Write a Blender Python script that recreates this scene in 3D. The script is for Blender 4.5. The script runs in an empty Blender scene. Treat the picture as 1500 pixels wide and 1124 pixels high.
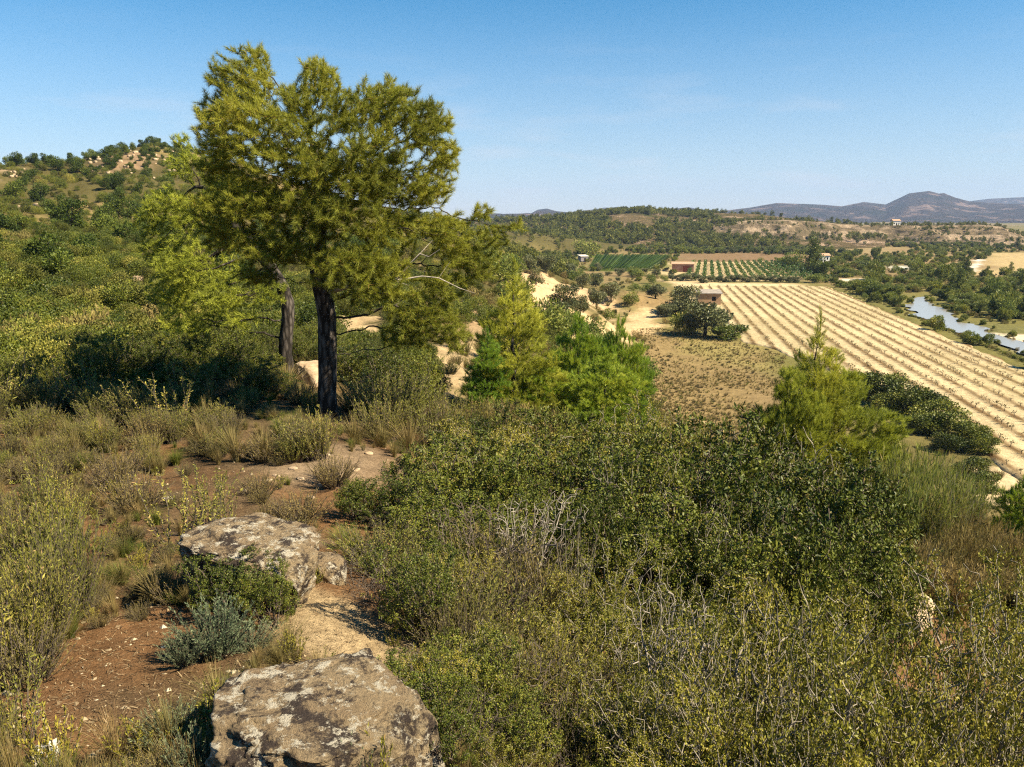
import bpy, bmesh, math, random
import numpy as np
from mathutils import Vector

R = math.radians
rng = np.random.default_rng(7)
random.seed(7)
scene = bpy.context.scene
COL = scene.collection

# ------------------------------------------------------------------ camera
CAMZ = 20.0                       # the camera stands 20 m above the valley floor
LENS = 27.0
F = 1500 * LENS / 36.0
HOR = 318.0
PITCH = math.atan((562 - HOR) / F)
cam_d = bpy.data.cameras.new("camera")
cam_d.lens = LENS
cam_d.sensor_width = 36.0
cam_d.clip_start = 0.05
cam_d.clip_end = 40000
cam = bpy.data.objects.new("camera", cam_d)
COL.objects.link(cam)
cam.location = (0, 0, CAMZ)
cam.rotation_euler = (math.pi / 2 - PITCH, 0, 0)
scene.camera = cam

# ------------------------------------------------------------------ sky, sun, exposure
SUN_EL, SUN_AZ = 44.0, 109.0      # azimuth clockwise from the view direction (+Y)
world = bpy.data.worlds.new("World")
scene.world = world
world.use_nodes = True
wn, wl = world.node_tree.nodes, world.node_tree.links
bg = wn["Background"]
sky = wn.new("ShaderNodeTexSky")
sky.sky_type = 'NISHITA'
sky.sun_disc = False
sky.sun_elevation = R(SUN_EL)
sky.sun_rotation = R(SUN_AZ)
sky.altitude = 1200
sky.air_density = 1.0
sky.dust_density = 0.1
sky.ozone_density = 3.0
hsv = wn.new("ShaderNodeHueSaturation")               # the deep clear blue of that day
hsv.inputs["Saturation"].default_value = 1.4
hsv.inputs["Hue"].default_value = 0.488
wl.new(sky.outputs[0], hsv.inputs["Color"])
# paler towards the horizon, and a few thin wisps of cloud low down
tcw = wn.new("ShaderNodeTexCoord"); sx = wn.new("ShaderNodeSeparateXYZ"); wl.new(tcw.outputs["Generated"], sx.inputs[0])
pale = wn.new("ShaderNodeMapRange"); pale.interpolation_type = 'SMOOTHSTEP'; wl.new(sx.outputs["Z"], pale.inputs[0])
for i_, v_ in ((1, -0.02), (2, 0.30), (3, 0.62), (4, 0.0)): pale.inputs[i_].default_value = v_
mx1 = wn.new("ShaderNodeMix"); mx1.data_type = 'RGBA'; wl.new(pale.outputs[0], mx1.inputs[0])
wl.new(hsv.outputs[0], mx1.inputs[6]); mx1.inputs[7].default_value = (3.9, 4.35, 5.2, 1)
mpw = wn.new("ShaderNodeMapping"); mpw.inputs["Scale"].default_value = (4, 4, 22); wl.new(tcw.outputs["Generated"], mpw.inputs[0])
nzw = wn.new("ShaderNodeTexNoise"); nzw.inputs["Scale"].default_value = 1.6; nzw.inputs["Detail"].default_value = 8; wl.new(mpw.outputs[0], nzw.inputs["Vector"])
wsp = wn.new("ShaderNodeMapRange"); wl.new(nzw.outputs["Fac"], wsp.inputs[0])
for i_, v_ in ((1, 0.54), (2, 0.78), (3, 0.0), (4, 0.55)): wsp.inputs[i_].default_value = v_
band = wn.new("ShaderNodeMapRange"); wl.new(sx.outputs["Z"], band.inputs[0])
for i_, v_ in ((1, 0.03), (2, 0.22), (3, 1.0), (4, 0.0)): band.inputs[i_].default_value = v_
ml = wn.new("ShaderNodeMath"); ml.operation = 'MULTIPLY'; wl.new(wsp.outputs[0], ml.inputs[0]); wl.new(band.outputs[0], ml.inputs[1])
mx2 = wn.new("ShaderNodeMix"); mx2.data_type = 'RGBA'; wl.new(ml.outputs[0], mx2.inputs[0])
wl.new(mx1.outputs[2], mx2.inputs[6]); mx2.inputs[7].default_value = (5.4, 5.5, 5.8, 1)
wl.new(mx2.outputs[2], bg.inputs[0])
bg.inputs[1].default_value = 0.058
sd = Vector((math.sin(R(SUN_AZ)) * math.cos(R(SUN_EL)), math.cos(R(SUN_AZ)) * math.cos(R(SUN_EL)), math.sin(R(SUN_EL))))
sun_d = bpy.data.lights.new("sun", 'SUN')
sun_d.energy = 5.0
sun_d.angle = R(0.5)
sun_d.color = (1.0, 0.89, 0.66)
sun = bpy.data.objects.new("sun", sun_d)
COL.objects.link(sun)
sun.rotation_euler = (-sd).to_track_quat('-Z', 'Y').to_euler()
sun.location = (30, -10, 60)
vs = scene.view_settings
vs.view_transform = 'Standard'
vs.look = 'None'
vs.gamma = 1.0
vs.exposure = 1.36
cy = scene.cycles
cy.max_bounces = 5
cy.diffuse_bounces = 1
cy.glossy_bounces = 2
cy.transmission_bounces = 3
cy.volume_bounces = 0
cy.transparent_max_bounces = 4
cy.caustics_reflective = False
cy.caustics_refractive = False
cy.use_denoising = False
cy.filter_width = 1.2

# ------------------------------------------------------------------ noise
def _h(ix, iy, iz, s):
    n = (ix * 374761393 + iy * 668265263 + iz * 2147483647 + s * 1274126177) & 0xFFFFFFFF
    n = ((n ^ (n >> 13)) * 1274126177) & 0xFFFFFFFF
    n = n ^ (n >> 16)
    return (n & 0xFFFF) / 65535.0

def vn2(x, y, s=0):
    ix, iy = np.floor(x).astype(np.int64), np.floor(y).astype(np.int64)
    fx, fy = x - ix, y - iy
    fx, fy = fx * fx * (3 - 2 * fx), fy * fy * (3 - 2 * fy)
    z = np.zeros_like(ix)
    a, b = _h(ix, iy, z, s), _h(ix + 1, iy, z, s)
    c, d = _h(ix, iy + 1, z, s), _h(ix + 1, iy + 1, z, s)
    return (a * (1 - fx) + b * fx) * (1 - fy) + (c * (1 - fx) + d * fx) * fy - 0.5

def fbm2(x, y, o=4, s=0, g=0.5):
    r, a = 0.0, 1.0
    for k in range(o):
        r = r + a * vn2(x * 2 ** k + 17.3 * k, y * 2 ** k - 9.1 * k, s + k)
        a *= g
    return r

def vn3(p, s=0):
    i = np.floor(p).astype(np.int64)
    f = p - i
    f = f * f * (3 - 2 * f)
    r = 0
    for dx in (0, 1):
        for dy in (0, 1):
            for dz in (0, 1):
                w = (f[:, 0] if dx else 1 - f[:, 0]) * (f[:, 1] if dy else 1 - f[:, 1]) * (f[:, 2] if dz else 1 - f[:, 2])
                r = r + w * _h(i[:, 0] + dx, i[:, 1] + dy, i[:, 2] + dz, s)
    return r - 0.5

def fbm3(p, o=4, s=0, g=0.5):
    r, a = 0.0, 1.0
    for k in range(o):
        r = r + a * vn3(p * 2 ** k + 11.7 * k, s + k)
        a *= g
    return r

def sstep(a, b, x):
    t = np.clip((x - a) / (b - a), 0, 1)
    return t * t * (3 - 2 * t)

# ------------------------------------------------------------------ sight lines of the photograph
cp, sp = math.cos(PITCH), math.sin(PITCH)
def ray(px, py):
    u, v = (px - 750) / F, (562 - py) / F
    return np.array((u, cp + v * sp, -sp + v * cp))
def on_ray(px, py, Y):
    d = ray(px, py)
    return np.array((0, 0, CAMZ)) + d * (Y / d[1])
def on_plane(px, py, z=0.0):
    d = ray(px, py)
    return np.array((0, 0, CAMZ)) + d * ((z - CAMZ) / d[2])

# ------------------------------------------------------------------ terrain
CTRL = [
 (-300,1124,2.3),(0,1124,2.3),(400,1130,2.3),(700,1150,2.4),(1000,1210,2.6),(1300,1280,2.8),(1600,1350,3.0),
 (0,850,4.6),(250,855,4.3),(400,860,4.3),(600,900,4.2),(800,960,4.4),(1000,1010,4.7),(1300,1060,5.0),(1600,1120,5.2),
 (0,740,7.0),(250,740,7.0),(450,715,7.6),(560,760,6.6),(700,800,6.6),(900,850,7.0),(1150,880,7.6),(1350,905,9.0),(1600,960,9.0),
 (-300,610,12),(0,610,12),(200,610,12),(482,602,12),(600,640,11.5),(750,690,11.5),(900,740,11.5),(1100,790,12),(1300,840,14),
 (0,520,22),(200,520,20),(420,535,16),(560,560,19),(640,575,21),(760,620,20),(900,640,22),(1050,690,25),(1180,690,28),(1350,760,30),(1450,800,28),(1600,800,30),
 (-300,400,50),(0,400,50),(200,430,42),(400,480,35),(520,490,34),(660,540,28),(690,480,45),
 (-300,335,90),(0,335,90),(150,345,85),(300,370,80),(500,430,60),(690,425,75),(760,470,70),(850,540,60),
 (-300,270,150),(0,282,150),(100,275,160),(200,270,170),(320,290,170),(450,340,150),(600,370,130),(760,402,125),(820,432,120),(880,455,125),
 (-300,235,220),(0,245,225),(80,245,235),(150,228,250),(215,216,262),(250,219,265),(320,245,280),(450,290,300),(600,330,310),(760,372,260),
 (1030,560,96),(1060,640,74),(1130,610,80),(960,560,97),(940,500,118),(900,480,126),(920,440,168),(850,415,210),(1200,600,82),(1400,700,62),(1600,700,62),(1320,660,66),(1420,705,60),
 (780,352,420),(700,345,420),(780,345,560),
]
PTS = [tuple(on_ray(*c)) for c in CTRL]
for th in (-75, -110, -150, 180, 150, 110, 75):          # behind the camera: the ridge goes on
    for rr, z in ((2, 18.2), (8, 18.3), (40, 20 if abs(th) > 60 and th < 0 else 12), (200, 30 if th < 0 else 0)):
        PTS.append((rr * math.sin(R(th)), rr * math.cos(R(th)), z))
PTS.append((0, 0.3, 18.25))
for th in (-40, -28, -18):
    PTS += [(420 * math.sin(R(th)), 420 * math.cos(R(th)), 22), (900 * math.sin(R(th)), 900 * math.cos(R(th)), -3)]
for th in (-8, 2, 8, 14, 20, 26, 32, 40, 50, 60):        # the flat valley
    for rr in (110, 160, 240, 400, 800, 2000, 8000):
        if th < 8 and rr < 400: continue
        if th < 14 and rr < 160: continue
        PTS.append((rr * math.sin(R(th)), rr * math.cos(R(th)), -1.5))
for th in (-60, -40, -20):
    PTS += [(2500 * math.sin(R(th)), 2500 * math.cos(R(th)), -3), (8000 * math.sin(R(th)), 8000 * math.cos(R(th)), -3)]
PTS = np.array(PTS)
def _uv(x, y):
    r = np.hypot(x, y) + 1e-6
    return np.arctan2(x, y) * 2.2, np.log(r / 2.0 + 0.25)
_cu, _cv = _uv(PTS[:, 0], PTS[:, 1])
def _phi(du, dv): return np.sqrt(du * du + dv * dv + 0.003)
_A = _phi(_cu[:, None] - _cu[None], _cv[:, None] - _cv[None]) + np.eye(len(PTS)) * -0.004
_W = np.linalg.solve(_A, PTS[:, 2])
def height(x, y, detail=True):
    x = np.asarray(x, float); y = np.asarray(y, float)
    u, v = _uv(x, y)
    h = np.zeros(x.shape)
    for i in range(len(_W)):
        h = h + _W[i] * _phi(u - _cu[i], v - _cv[i])
    r = np.hypot(x, y)
    k = 0.8
    m = np.maximum(h, 0) + np.log1p(np.exp(-np.abs(h) / k)) * k - 0.0   # soft floor at the valley level
    flat = sstep(0.4, 3.0, m)
    if detail:
        n = fbm2(x * 0.9, y * 0.9, 5, 3) * 0.16 * sstep(0.5, 6, r) + fbm2(x * 5, y * 5, 3, 9) * 0.028
        n = n + fbm2(x * 0.05, y * 0.05, 4, 21) * np.clip(r - 18, 0, 120) * 0.028
        n = n + fbm2(x * 0.33, y * 0.33, 4, 23) * 0.6 * sstep(15, 40, r)
        m = m + n * (0.12 + 0.88 * flat)
    return m - 0.12                                                       # the valley floor lies at about 0
def hz(x, y): return float(height(np.array([x]), np.array([y]))[0])
def at(px, Y):
    """ground point straight below/along the sight line column px at distance Y"""
    z = 15.0
    for _ in range(4):
        depth = Y * cp - (z - CAMZ) * sp
        x = (px - 750) / F * depth
        z = hz(x, Y)
    return x, Y, z, depth
def G(px, py, y0=1.0, y1=2500):
    """first ground point that the sight line of a pixel meets"""
    d = ray(px, py); d = d / d[1]
    ys = np.exp(np.linspace(math.log(y0), math.log(y1), 500))
    below = CAMZ + d[2] * ys < height(d[0] * ys, ys)
    k = int(np.argmax(below)) if below.any() else int(np.argmin(CAMZ + d[2] * ys - height(d[0] * ys, ys) + 1e3 * (ys > 320)))
    Y = ys[k]
    return np.array((d[0] * Y, Y, hz(d[0] * Y, Y)))

# ------------------------------------------------------------------ mesh helpers
def mesh_np(name, verts, faces, mats, tint=None, smooth=False, mat_index=None):
    """faces: list of (n,k) index arrays"""
    me = bpy.data.meshes.new(name)
    verts = np.asarray(verts, np.float32)
    faces = [np.asarray(f, np.int32) for f in faces if len(f)]
    loops = np.concatenate([f.ravel() for f in faces])
    tot = np.concatenate([np.full(len(f), f.shape[1], np.int32) for f in faces])
    me.vertices.add(len(verts)); me.vertices.foreach_set("co", verts.ravel())
    me.loops.add(len(loops)); me.loops.foreach_set("vertex_index", loops)
    me.polygons.add(len(tot))
    st = np.zeros(len(tot), np.int32); st[1:] = np.cumsum(tot)[:-1]
    me.polygons.foreach_set("loop_start", st)
    me.polygons.foreach_set("loop_total", tot)
    me.polygons.foreach_set("use_smooth", np.full(len(tot), smooth))
    if mat_index is not None: me.polygons.foreach_set("material_index", np.asarray(mat_index, np.int32))
    for m in mats: me.materials.append(m)
    if tint is not None:
        a = me.attributes.new("tint", 'FLOAT', 'FACE')
        a.data.foreach_set("value", np.asarray(tint, np.float32))
    me.update(calc_edges=True)
    return me

def link(name, me, parent=None, loc=None):
    o = bpy.data.objects.new(name, me)
    COL.objects.link(o)
    if parent is not None: o.parent = parent
    if loc is not None: o.location = loc
    return o
def tag(o, label, cat, group=None):
    o["label"] = label; o["category"] = cat
    if group: o["group"] = group
    return o
def kind(o, k):
    o["kind"] = k; return o

# ------------------------------------------------------------------ materials
def new_mat(name):
    m = bpy.data.materials.new(name); m.use_nodes = True
    nt = m.node_tree
    return m, nt.nodes, nt.links, nt.nodes["Principled BSDF"]
def noise(n, l, scale, detail=6, rough=0.6, vec=None):
    t = n.new("ShaderNodeTexNoise")
    t.inputs["Scale"].default_value = scale; t.inputs["Detail"].default_value = detail; t.inputs["Roughness"].default_value = rough
    if vec is not None: l.new(vec, t.inputs["Vector"])
    return t.outputs["Fac"]
def ramp(n, l, src, stops):
    r = n.new("ShaderNodeValToRGB"); e = r.color_ramp.elements
    while len(e) < len(stops): e.new(0.5)
    for i, (p, c) in enumerate(stops):
        e[i].position = p; e[i].color = (*c, 1) if len(c) == 3 else c
    l.new(src, r.inputs[0])
    return r.outputs[0]
def mixc(n, l, fac, a, b, mode='MIX'):
    m = n.new("ShaderNodeMix"); m.data_type = 'RGBA'; m.blend_type = mode
    for s, v in ((0, fac), (6, a), (7, b)):
        if hasattr(v, "links"): l.new(v, m.inputs[s])
        elif s == 0: m.inputs[0].default_value = v
        else: m.inputs[s].default_value = (*v, 1)
    return m.outputs[2]
def bump(n, l, b, src, strength=0.5, dist=0.02):
    bp = n.new("ShaderNodeBump"); bp.inputs["Strength"].default_value = strength; bp.inputs["Distance"].default_value = dist
    l.new(src, bp.inputs["Height"]); l.new(bp.outputs[0], b.inputs["Normal"])
def objcoord(n): return n.new("ShaderNodeTexCoord").outputs["Object"]

def leaf_mat(name, stops, trans=0.28, rough=0.5, spec=0.3, var=0.25):
    """stops: colours from old to young leaves, picked per leaf"""
    m, n, l, b = new_mat(name)
    at_ = n.new("ShaderNodeAttribute"); at_.attribute_name = "tint"
    c = ramp(n, l, at_.outputs["Fac"], stops)
    oi = n.new("ShaderNodeObjectInfo")
    hs = n.new("ShaderNodeHueSaturation")
    mr = n.new("ShaderNodeMapRange"); l.new(oi.outputs["Random"], mr.inputs[0])
    mr.inputs[3].default_value = 1 - var; mr.inputs[4].default_value = 1 + var
    l.new(mr.outputs[0], hs.inputs["Value"])
    mr2 = n.new("ShaderNodeMapRange"); l.new(oi.outputs["Random"], mr2.inputs[0])
    mr2.inputs[3].default_value = 0.515; mr2.inputs[4].default_value = 0.485
    l.new(mr2.outputs[0], hs.inputs["Hue"])
    l.new(c, hs.inputs["Color"]); c = hs.outputs[0]
    l.new(c, b.inputs["Base Color"])
    b.inputs["Roughness"].default_value = rough
    b.inputs["Specular IOR Level"].default_value = spec
    tr = n.new("ShaderNodeBsdfTranslucent"); l.new(c, tr.inputs[0])
    mx = n.new("ShaderNodeMixShader"); mx.inputs[0].default_value = trans
    l.new(b.outputs[0], mx.inputs[1]); l.new(tr.outputs[0], mx.inputs[2])
    l.new(mx.outputs[0], n["Material Output"].inputs[0])
    return m
def bark_mat(name, dark, light, scale=14):
    m, n, l, b = new_mat(name)
    tc = objcoord(n)
    mp = n.new("ShaderNodeMapping"); mp.inputs["Scale"].default_value = (1, 1, 0.3); l.new(tc, mp.inputs[0])
    vo = n.new("ShaderNodeTexVoronoi"); vo.inputs["Scale"].default_value = scale; l.new(mp.outputs[0], vo.inputs["Vector"])
    nz = noise(n, l, scale * 2.5, 8, 0.7, mp.outputs[0])
    ad = n.new("ShaderNodeMath"); ad.operation = 'MULTIPLY'; l.new(vo.outputs["Distance"], ad.inputs[0]); l.new(nz, ad.inputs[1])
    c = ramp(n, l, ad.outputs[0], [(0.05, light), (0.3, dark)])
    l.new(c, b.inputs["Base Color"]); b.inputs["Roughness"].default_value = 0.95; b.inputs["Specular IOR Level"].default_value = 0.1
    iv = n.new("ShaderNodeMath"); iv.operation = 'SUBTRACT'; iv.inputs[0].default_value = 1; l.new(ad.outputs[0], iv.inputs[1])
    bump(n, l, b, iv.outputs[0], 0.9, 0.03)
    return m
def plain_mat(name, c1, c2, scale=8, rough=0.9, bmp=0.3, dist=0.02):
    m, n, l, b = new_mat(name)
    tc = objcoord(n)
    nz = noise(n, l, scale, 8, 0.65, tc)
    l.new(ramp(n, l, nz, [(0.32, c1), (0.68, c2)]), b.inputs["Base Color"])
    b.inputs["Roughness"].default_value = rough; b.inputs["Specular IOR Level"].default_value = 0.15
    if bmp: bump(n, l, b, nz, bmp, dist)
    return m

M = {}
M["pine"] = leaf_mat("pine needles", [(0.0, (0.070, 0.090, 0.014)), (0.45, (0.231, 0.251, 0.028)), (0.85, (0.402, 0.400, 0.042)), (1.0, (0.320, 0.199, 0.058))], 0.3, 0.55, 0.25, 0.06)
M["pine_light"] = leaf_mat("pale pine needles", [(0.0, (0.154, 0.169, 0.022)), (0.5, (0.383, 0.384, 0.040)), (1.0, (0.668, 0.600, 0.080))], 0.3, 0.55, 0.25, 0.1)
M["pine_young"] = leaf_mat("young pine needles", [(0.0, (0.094, 0.161, 0.019)), (0.5, (0.237, 0.344, 0.030)), (1.0, (0.541, 0.516, 0.054))], 0.32, 0.5, 0.3, 0.12)
M["oak"] = leaf_mat("dark shrub leaves", [(0.0, (0.041, 0.059, 0.009)), (0.5, (0.101, 0.118, 0.015)), (0.93, (0.204, 0.197, 0.021)), (1.0, (0.220, 0.164, 0.046))], 0.12, 0.5, 0.22, 0.4)
M["oak_olive"] = leaf_mat("olive shrub leaves", [(0.0, (0.083, 0.084, 0.013)), (0.5, (0.215, 0.197, 0.023)), (0.92, (0.290, 0.255, 0.034)), (1.0, (0.272, 0.184, 0.054))], 0.18, 0.5, 0.25, 0.42)
M["rosemary"] = leaf_mat("rosemary leaves", [(0.0, (0.098, 0.094, 0.026)), (0.5, (0.207, 0.198, 0.034)), (0.9, (0.336, 0.293, 0.051)), (1.0, (0.396, 0.264, 0.101))], 0.15, 0.6, 0.2, 0.25)
M["rosemary_grey"] = leaf_mat("grey green leaves", [(0.0, (0.066, 0.086, 0.046)), (0.5, (0.145, 0.178, 0.092)), (1.0, (0.251, 0.277, 0.145))], 0.2, 0.6, 0.2, 0.1)
M["heath_brown"] = leaf_mat("brown heath leaves", [(0.0, (0.078, 0.061, 0.024)), (0.5, (0.192, 0.148, 0.047)), (1.0, (0.313, 0.260, 0.078))], 0.2, 0.7, 0.15, 0.25)
M["dry_grass"] = leaf_mat("dry grass blades", [(0.0, (0.133, 0.095, 0.028)), (0.5, (0.257, 0.190, 0.067)), (1.0, (0.399, 0.314, 0.142))], 0.3, 0.7, 0.15, 0.15)
M["green_grass"] = leaf_mat("green grass blades", [(0.0, (0.05, 0.08, 0.01)), (0.6, (0.12, 0.15, 0.02)), (1.0, (0.26, 0.22, 0.06))], 0.3, 0.7, 0.15, 0.15)
M["olive"] = leaf_mat("olive tree leaves", [(0.0, (0.054, 0.062, 0.022)), (0.5, (0.129, 0.138, 0.050)), (1.0, (0.257, 0.247, 0.110))], 0.15, 0.5, 0.3, 0.2)
M["riverside"] = leaf_mat("riverside leaves", [(0.0, (0.057, 0.082, 0.013)), (0.5, (0.139, 0.164, 0.021)), (1.0, (0.300, 0.273, 0.040))], 0.25, 0.5, 0.3, 0.35)
M["vine"] = leaf_mat("vine leaves", [(0.0, (0.025, 0.05, 0.008)), (0.5, (0.06, 0.11, 0.014)), (1.0, (0.13, 0.18, 0.025))], 0.25, 0.5, 0.3, 0.15)
M["reed"] = leaf_mat("reed leaves", [(0.0, (0.104, 0.130, 0.026)), (0.5, (0.195, 0.221, 0.039)), (1.0, (0.390, 0.312, 0.104))], 0.3, 0.6, 0.2, 0.15)
M["pine_hill"] = leaf_mat("hill forest needles", [(0.0, (0.068, 0.078, 0.017)), (0.5, (0.143, 0.150, 0.029)), (1.0, (0.259, 0.247, 0.058))], 0.25, 0.6, 0.15, 0.4)
M["pine_slope"] = leaf_mat("hillside pine needles", [(0.0, (0.035, 0.055, 0.01)), (0.5, (0.085, 0.115, 0.016)), (1.0, (0.18, 0.20, 0.03))], 0.3, 0.55, 0.2, 0.35)
M["hill_scrub"] = leaf_mat("hillside scrub leaves", [(0.0, (0.05, 0.055, 0.012)), (0.5, (0.11, 0.11, 0.02)), (1.0, (0.19, 0.175, 0.035))], 0.18, 0.6, 0.15, 0.3)
M["bark"] = bark_mat("pine bark", (0.022, 0.018, 0.015), (0.12, 0.10, 0.085))
M["twig"] = plain_mat("shrub twigs", (0.05, 0.038, 0.03), (0.16, 0.125, 0.095), 25, 0.9, 0)
M["dead"] = plain_mat("dead wood", (0.17, 0.14, 0.11), (0.42, 0.36, 0.30), 18, 0.9, 0)
M["pale_wood"] = plain_mat("pale bark", (0.10, 0.085, 0.065), (0.34, 0.29, 0.22), 22, 0.9, 0.3, 0.005)

def rock_mat():
    m, n, l, b = new_mat("lichen covered rock")
    tc = objcoord(n)
    base = ramp(n, l, noise(n, l, 3.0, 8, 0.65, tc), [(0.3, (0.26, 0.17, 0.10)), (0.5, (0.40, 0.29, 0.17)), (0.7, (0.54, 0.42, 0.26))])
    dark = ramp(n, l, noise(n, l, 6.5, 12, 0.78, tc), [(0.48, (0, 0, 0)), (0.55, (1, 1, 1))])
    c = mixc(n, l, dark, base, (0.075, 0.055, 0.045))
    pale = ramp(n, l, noise(n, l, 11.0, 12, 0.8, tc), [(0.535, (0, 0, 0)), (0.57, (1, 1, 1))])
    c = mixc(n, l, pale, c, (0.66, 0.58, 0.45))
    l.new(c, b.inputs["Base Color"]); b.inputs["Roughness"].default_value = 0.95; b.inputs["Specular IOR Level"].default_value = 0.1
    hgt = noise(n, l, 22, 10, 0.75, tc)
    bump(n, l, b, hgt, 1.0, 0.09)
    return m
M["rock"] = rock_mat()
M["stone"] = plain_mat("pale stone", (0.42, 0.36, 0.28), (0.72, 0.66, 0.56), 14, 0.9, 0.5)
M["sandstone"] = plain_mat("sandstone", (0.30, 0.20, 0.12), (0.50, 0.38, 0.25), 3, 0.95, 0.6, 0.1)

# ------------------------------------------------------------------ ground sheet
def in_poly(x, y, poly):
    """signed distance (positive inside) of points to a polygon in world XY"""
    ins = np.zeros(x.shape, bool); dmin = np.full(x.shape, 1e9)
    n = len(poly)
    for i in range(n):
        x1, y1 = poly[i][:2]; x2, y2 = poly[(i + 1) % n][:2]
        c = ((y1 > y) != (y2 > y)) & (x < (x2 - x1) * (y - y1) / (y2 - y1 + 1e-12) + x1)
        ins ^= c
        ex, ey = x2 - x1, y2 - y1
        t = np.clip(((x - x1) * ex + (y - y1) * ey) / (ex * ex + ey * ey + 1e-12), 0, 1)
        dmin = np.minimum(dmin, np.hypot(x - x1 - t * ex, y - y1 - t * ey))
    return np.where(ins, dmin, -dmin)

C_RED, C_LIT, C_SAND = (0.215, 0.118, 0.056), (0.135, 0.092, 0.052), (0.41, 0.30, 0.165)
C_SCRUB, C_DRY, C_GREEN, C_GREY = (0.10, 0.085, 0.03), (0.23, 0.165, 0.075), (0.075, 0.105, 0.02), (0.27, 0.195, 0.125)
PATCHES = [  # pixels of the photograph traced onto the ground, colour, softness (share of distance), noise
 ([(405,900),(450,872),(530,885),(610,950),(630,1010),(520,1000),(430,950)], (0.46, 0.34, 0.195), .02, y) for y in (0,)]
PATCHES += [
 ([(620,1030),(740,1022),(760,1062),(650,1072)], C_SAND, .02, 0),
 ([(350,690),(560,640),(575,690),(520,720),(380,735)], C_GREY, .07, 0),
 ([(255,785),(470,785),(470,800),(255,800)], C_GREY, .02, 0),
 ([(490,470),(545,462),(552,505),(495,505)], C_SAND, .015, 0),
 ([(630,505),(668,482),(705,476),(712,520),(690,580),(650,575)], C_SAND, .015, 0),
 ([(640,395),(700,390),(715,440),(700,500),(660,495)], (0.30,0.205,0.115), .03, 1),
 ([(745,395),(790,402),(870,425),(900,440),(860,470),(800,480),(765,440)], (0.50,0.35,0.20), .02, 0),
 ([(860,470),(940,448),(970,462),(960,490),(900,500),(850,500)], (0.53,0.38,0.21), .02, 0),
 ([(930,490),(1110,500),(1130,560),(1110,650),(1020,660),(960,600)], C_DRY, .03, 0),
 ([(1000,500),(1130,505),(1120,540),(1010,530)], (0.26,0.21,0.08), .02, 0),
 ([(900,425),(985,420),(985,455),(930,450)], (0.24,0.165,0.075), .02, 0),
 ([(985,415),(1170,417),(1172,424),(985,422)], (0.55,0.42,0.25), .01, 0),
 ([(1430,690),(1520,690),(1520,740),(1440,740)], (0.55,0.42,0.25), .02, 0),
 ([(870,376),(985,374),(955,398),(860,398)], (0.10,0.13,0.02), .02, 0),
 ([(1000,372),(1180,370),(1190,384),(990,384)], (0.20,0.13,0.07), .02, 0),
 ([(985,384),(1130,384),(1165,412),(975,412)], (0.50,0.38,0.21), .02, 0),
 ([(1210,356),(1300,353),(1300,359),(1210,362)], (0.36,0.30,0.12), .02, 0),
 ([(1225,362),(1330,362),(1330,372),(1225,374)], (0.27,0.20,0.10), .02, 0),
 ([(1452,371),(1540,369),(1560,409),(1432,402)], (0.40,0.30,0.15), .02, 0),
 ([(1418,395),(1432,381),(1440,381),(1428,400)], (0.62,0.54,0.45), .005, 0),
 ([(1228,408),(1270,408),(1270,414),(1228,414)], (0.66,0.56,0.42), .01, 0),
 ([(1310,391),(1327,390),(1327,397),(1310,397)], (0.60,0.58,0.52), .01, 0),
 ([(1452,488),(1540,492),(1560,540),(1500,515)], (0.62,0.52,0.38), .01, 0),
 ([(1400,470),(1470,478),(1540,480),(1540,492),(1450,488)], (0.15,0.14,0.05), .01, 0),
 ([(140,240),(170,232),(215,224),(252,228),(258,240),(215,262),(150,262)], (0.30,0.20,0.125), .03, 1),
 ([(0,252),(40,252),(45,264),(0,264)], (0.36,0.25,0.165), .03, 1),
 ([(30,326),(75,326),(75,338),(30,338)], (0.42,0.30,0.18), .02, 1),
]
_L = [(1341,436),(1331,441),(1330,448),(1337,458),(1347,467),(1364,477),(1390,487),(1425,497),(1460,507),(1500,520),(1560,540),(1640,565)]
_R = [(1354,435),(1358,442),(1362,449),(1380,455),(1394,463),(1408,471),(1428,475),(1452,482),(1466,490),(1510,507),(1590,528),(1690,550)]
def wavy(pts, seed):
    """a bank line with small bays"""
    W = np.array([on_plane(a, b)[:2] for a, b in pts]); out = []
    for k in range(len(W) - 1):
        n = max(2, int(np.hypot(*(W[k + 1] - W[k])) / 1.2))
        for q in range(n):
            p = W[k] + (W[k + 1] - W[k]) * q / n
            t = np.array([p[0]]), np.array([p[1]])
            out.append(p + np.array((fbm2(t[0] * .22, t[1] * .22, 3, seed)[0], 0)) * 3.2)
    return out + [W[-1]]
RIVER = np.array(wavy(_L, 301) + wavy(_R, 302)[::-1])
FLD = np.array([on_plane(a, b)[:2] for a, b in [(1000,419),(1213,420),(1500,541),(1800,668),(1900,800),(1560,740),(1500,706),(1462,688),(1440,648),(1345,600),(1280,570),(1215,545),(1120,507),(1085,500),(1068,478),(1040,452),(1000,440)]])
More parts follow.
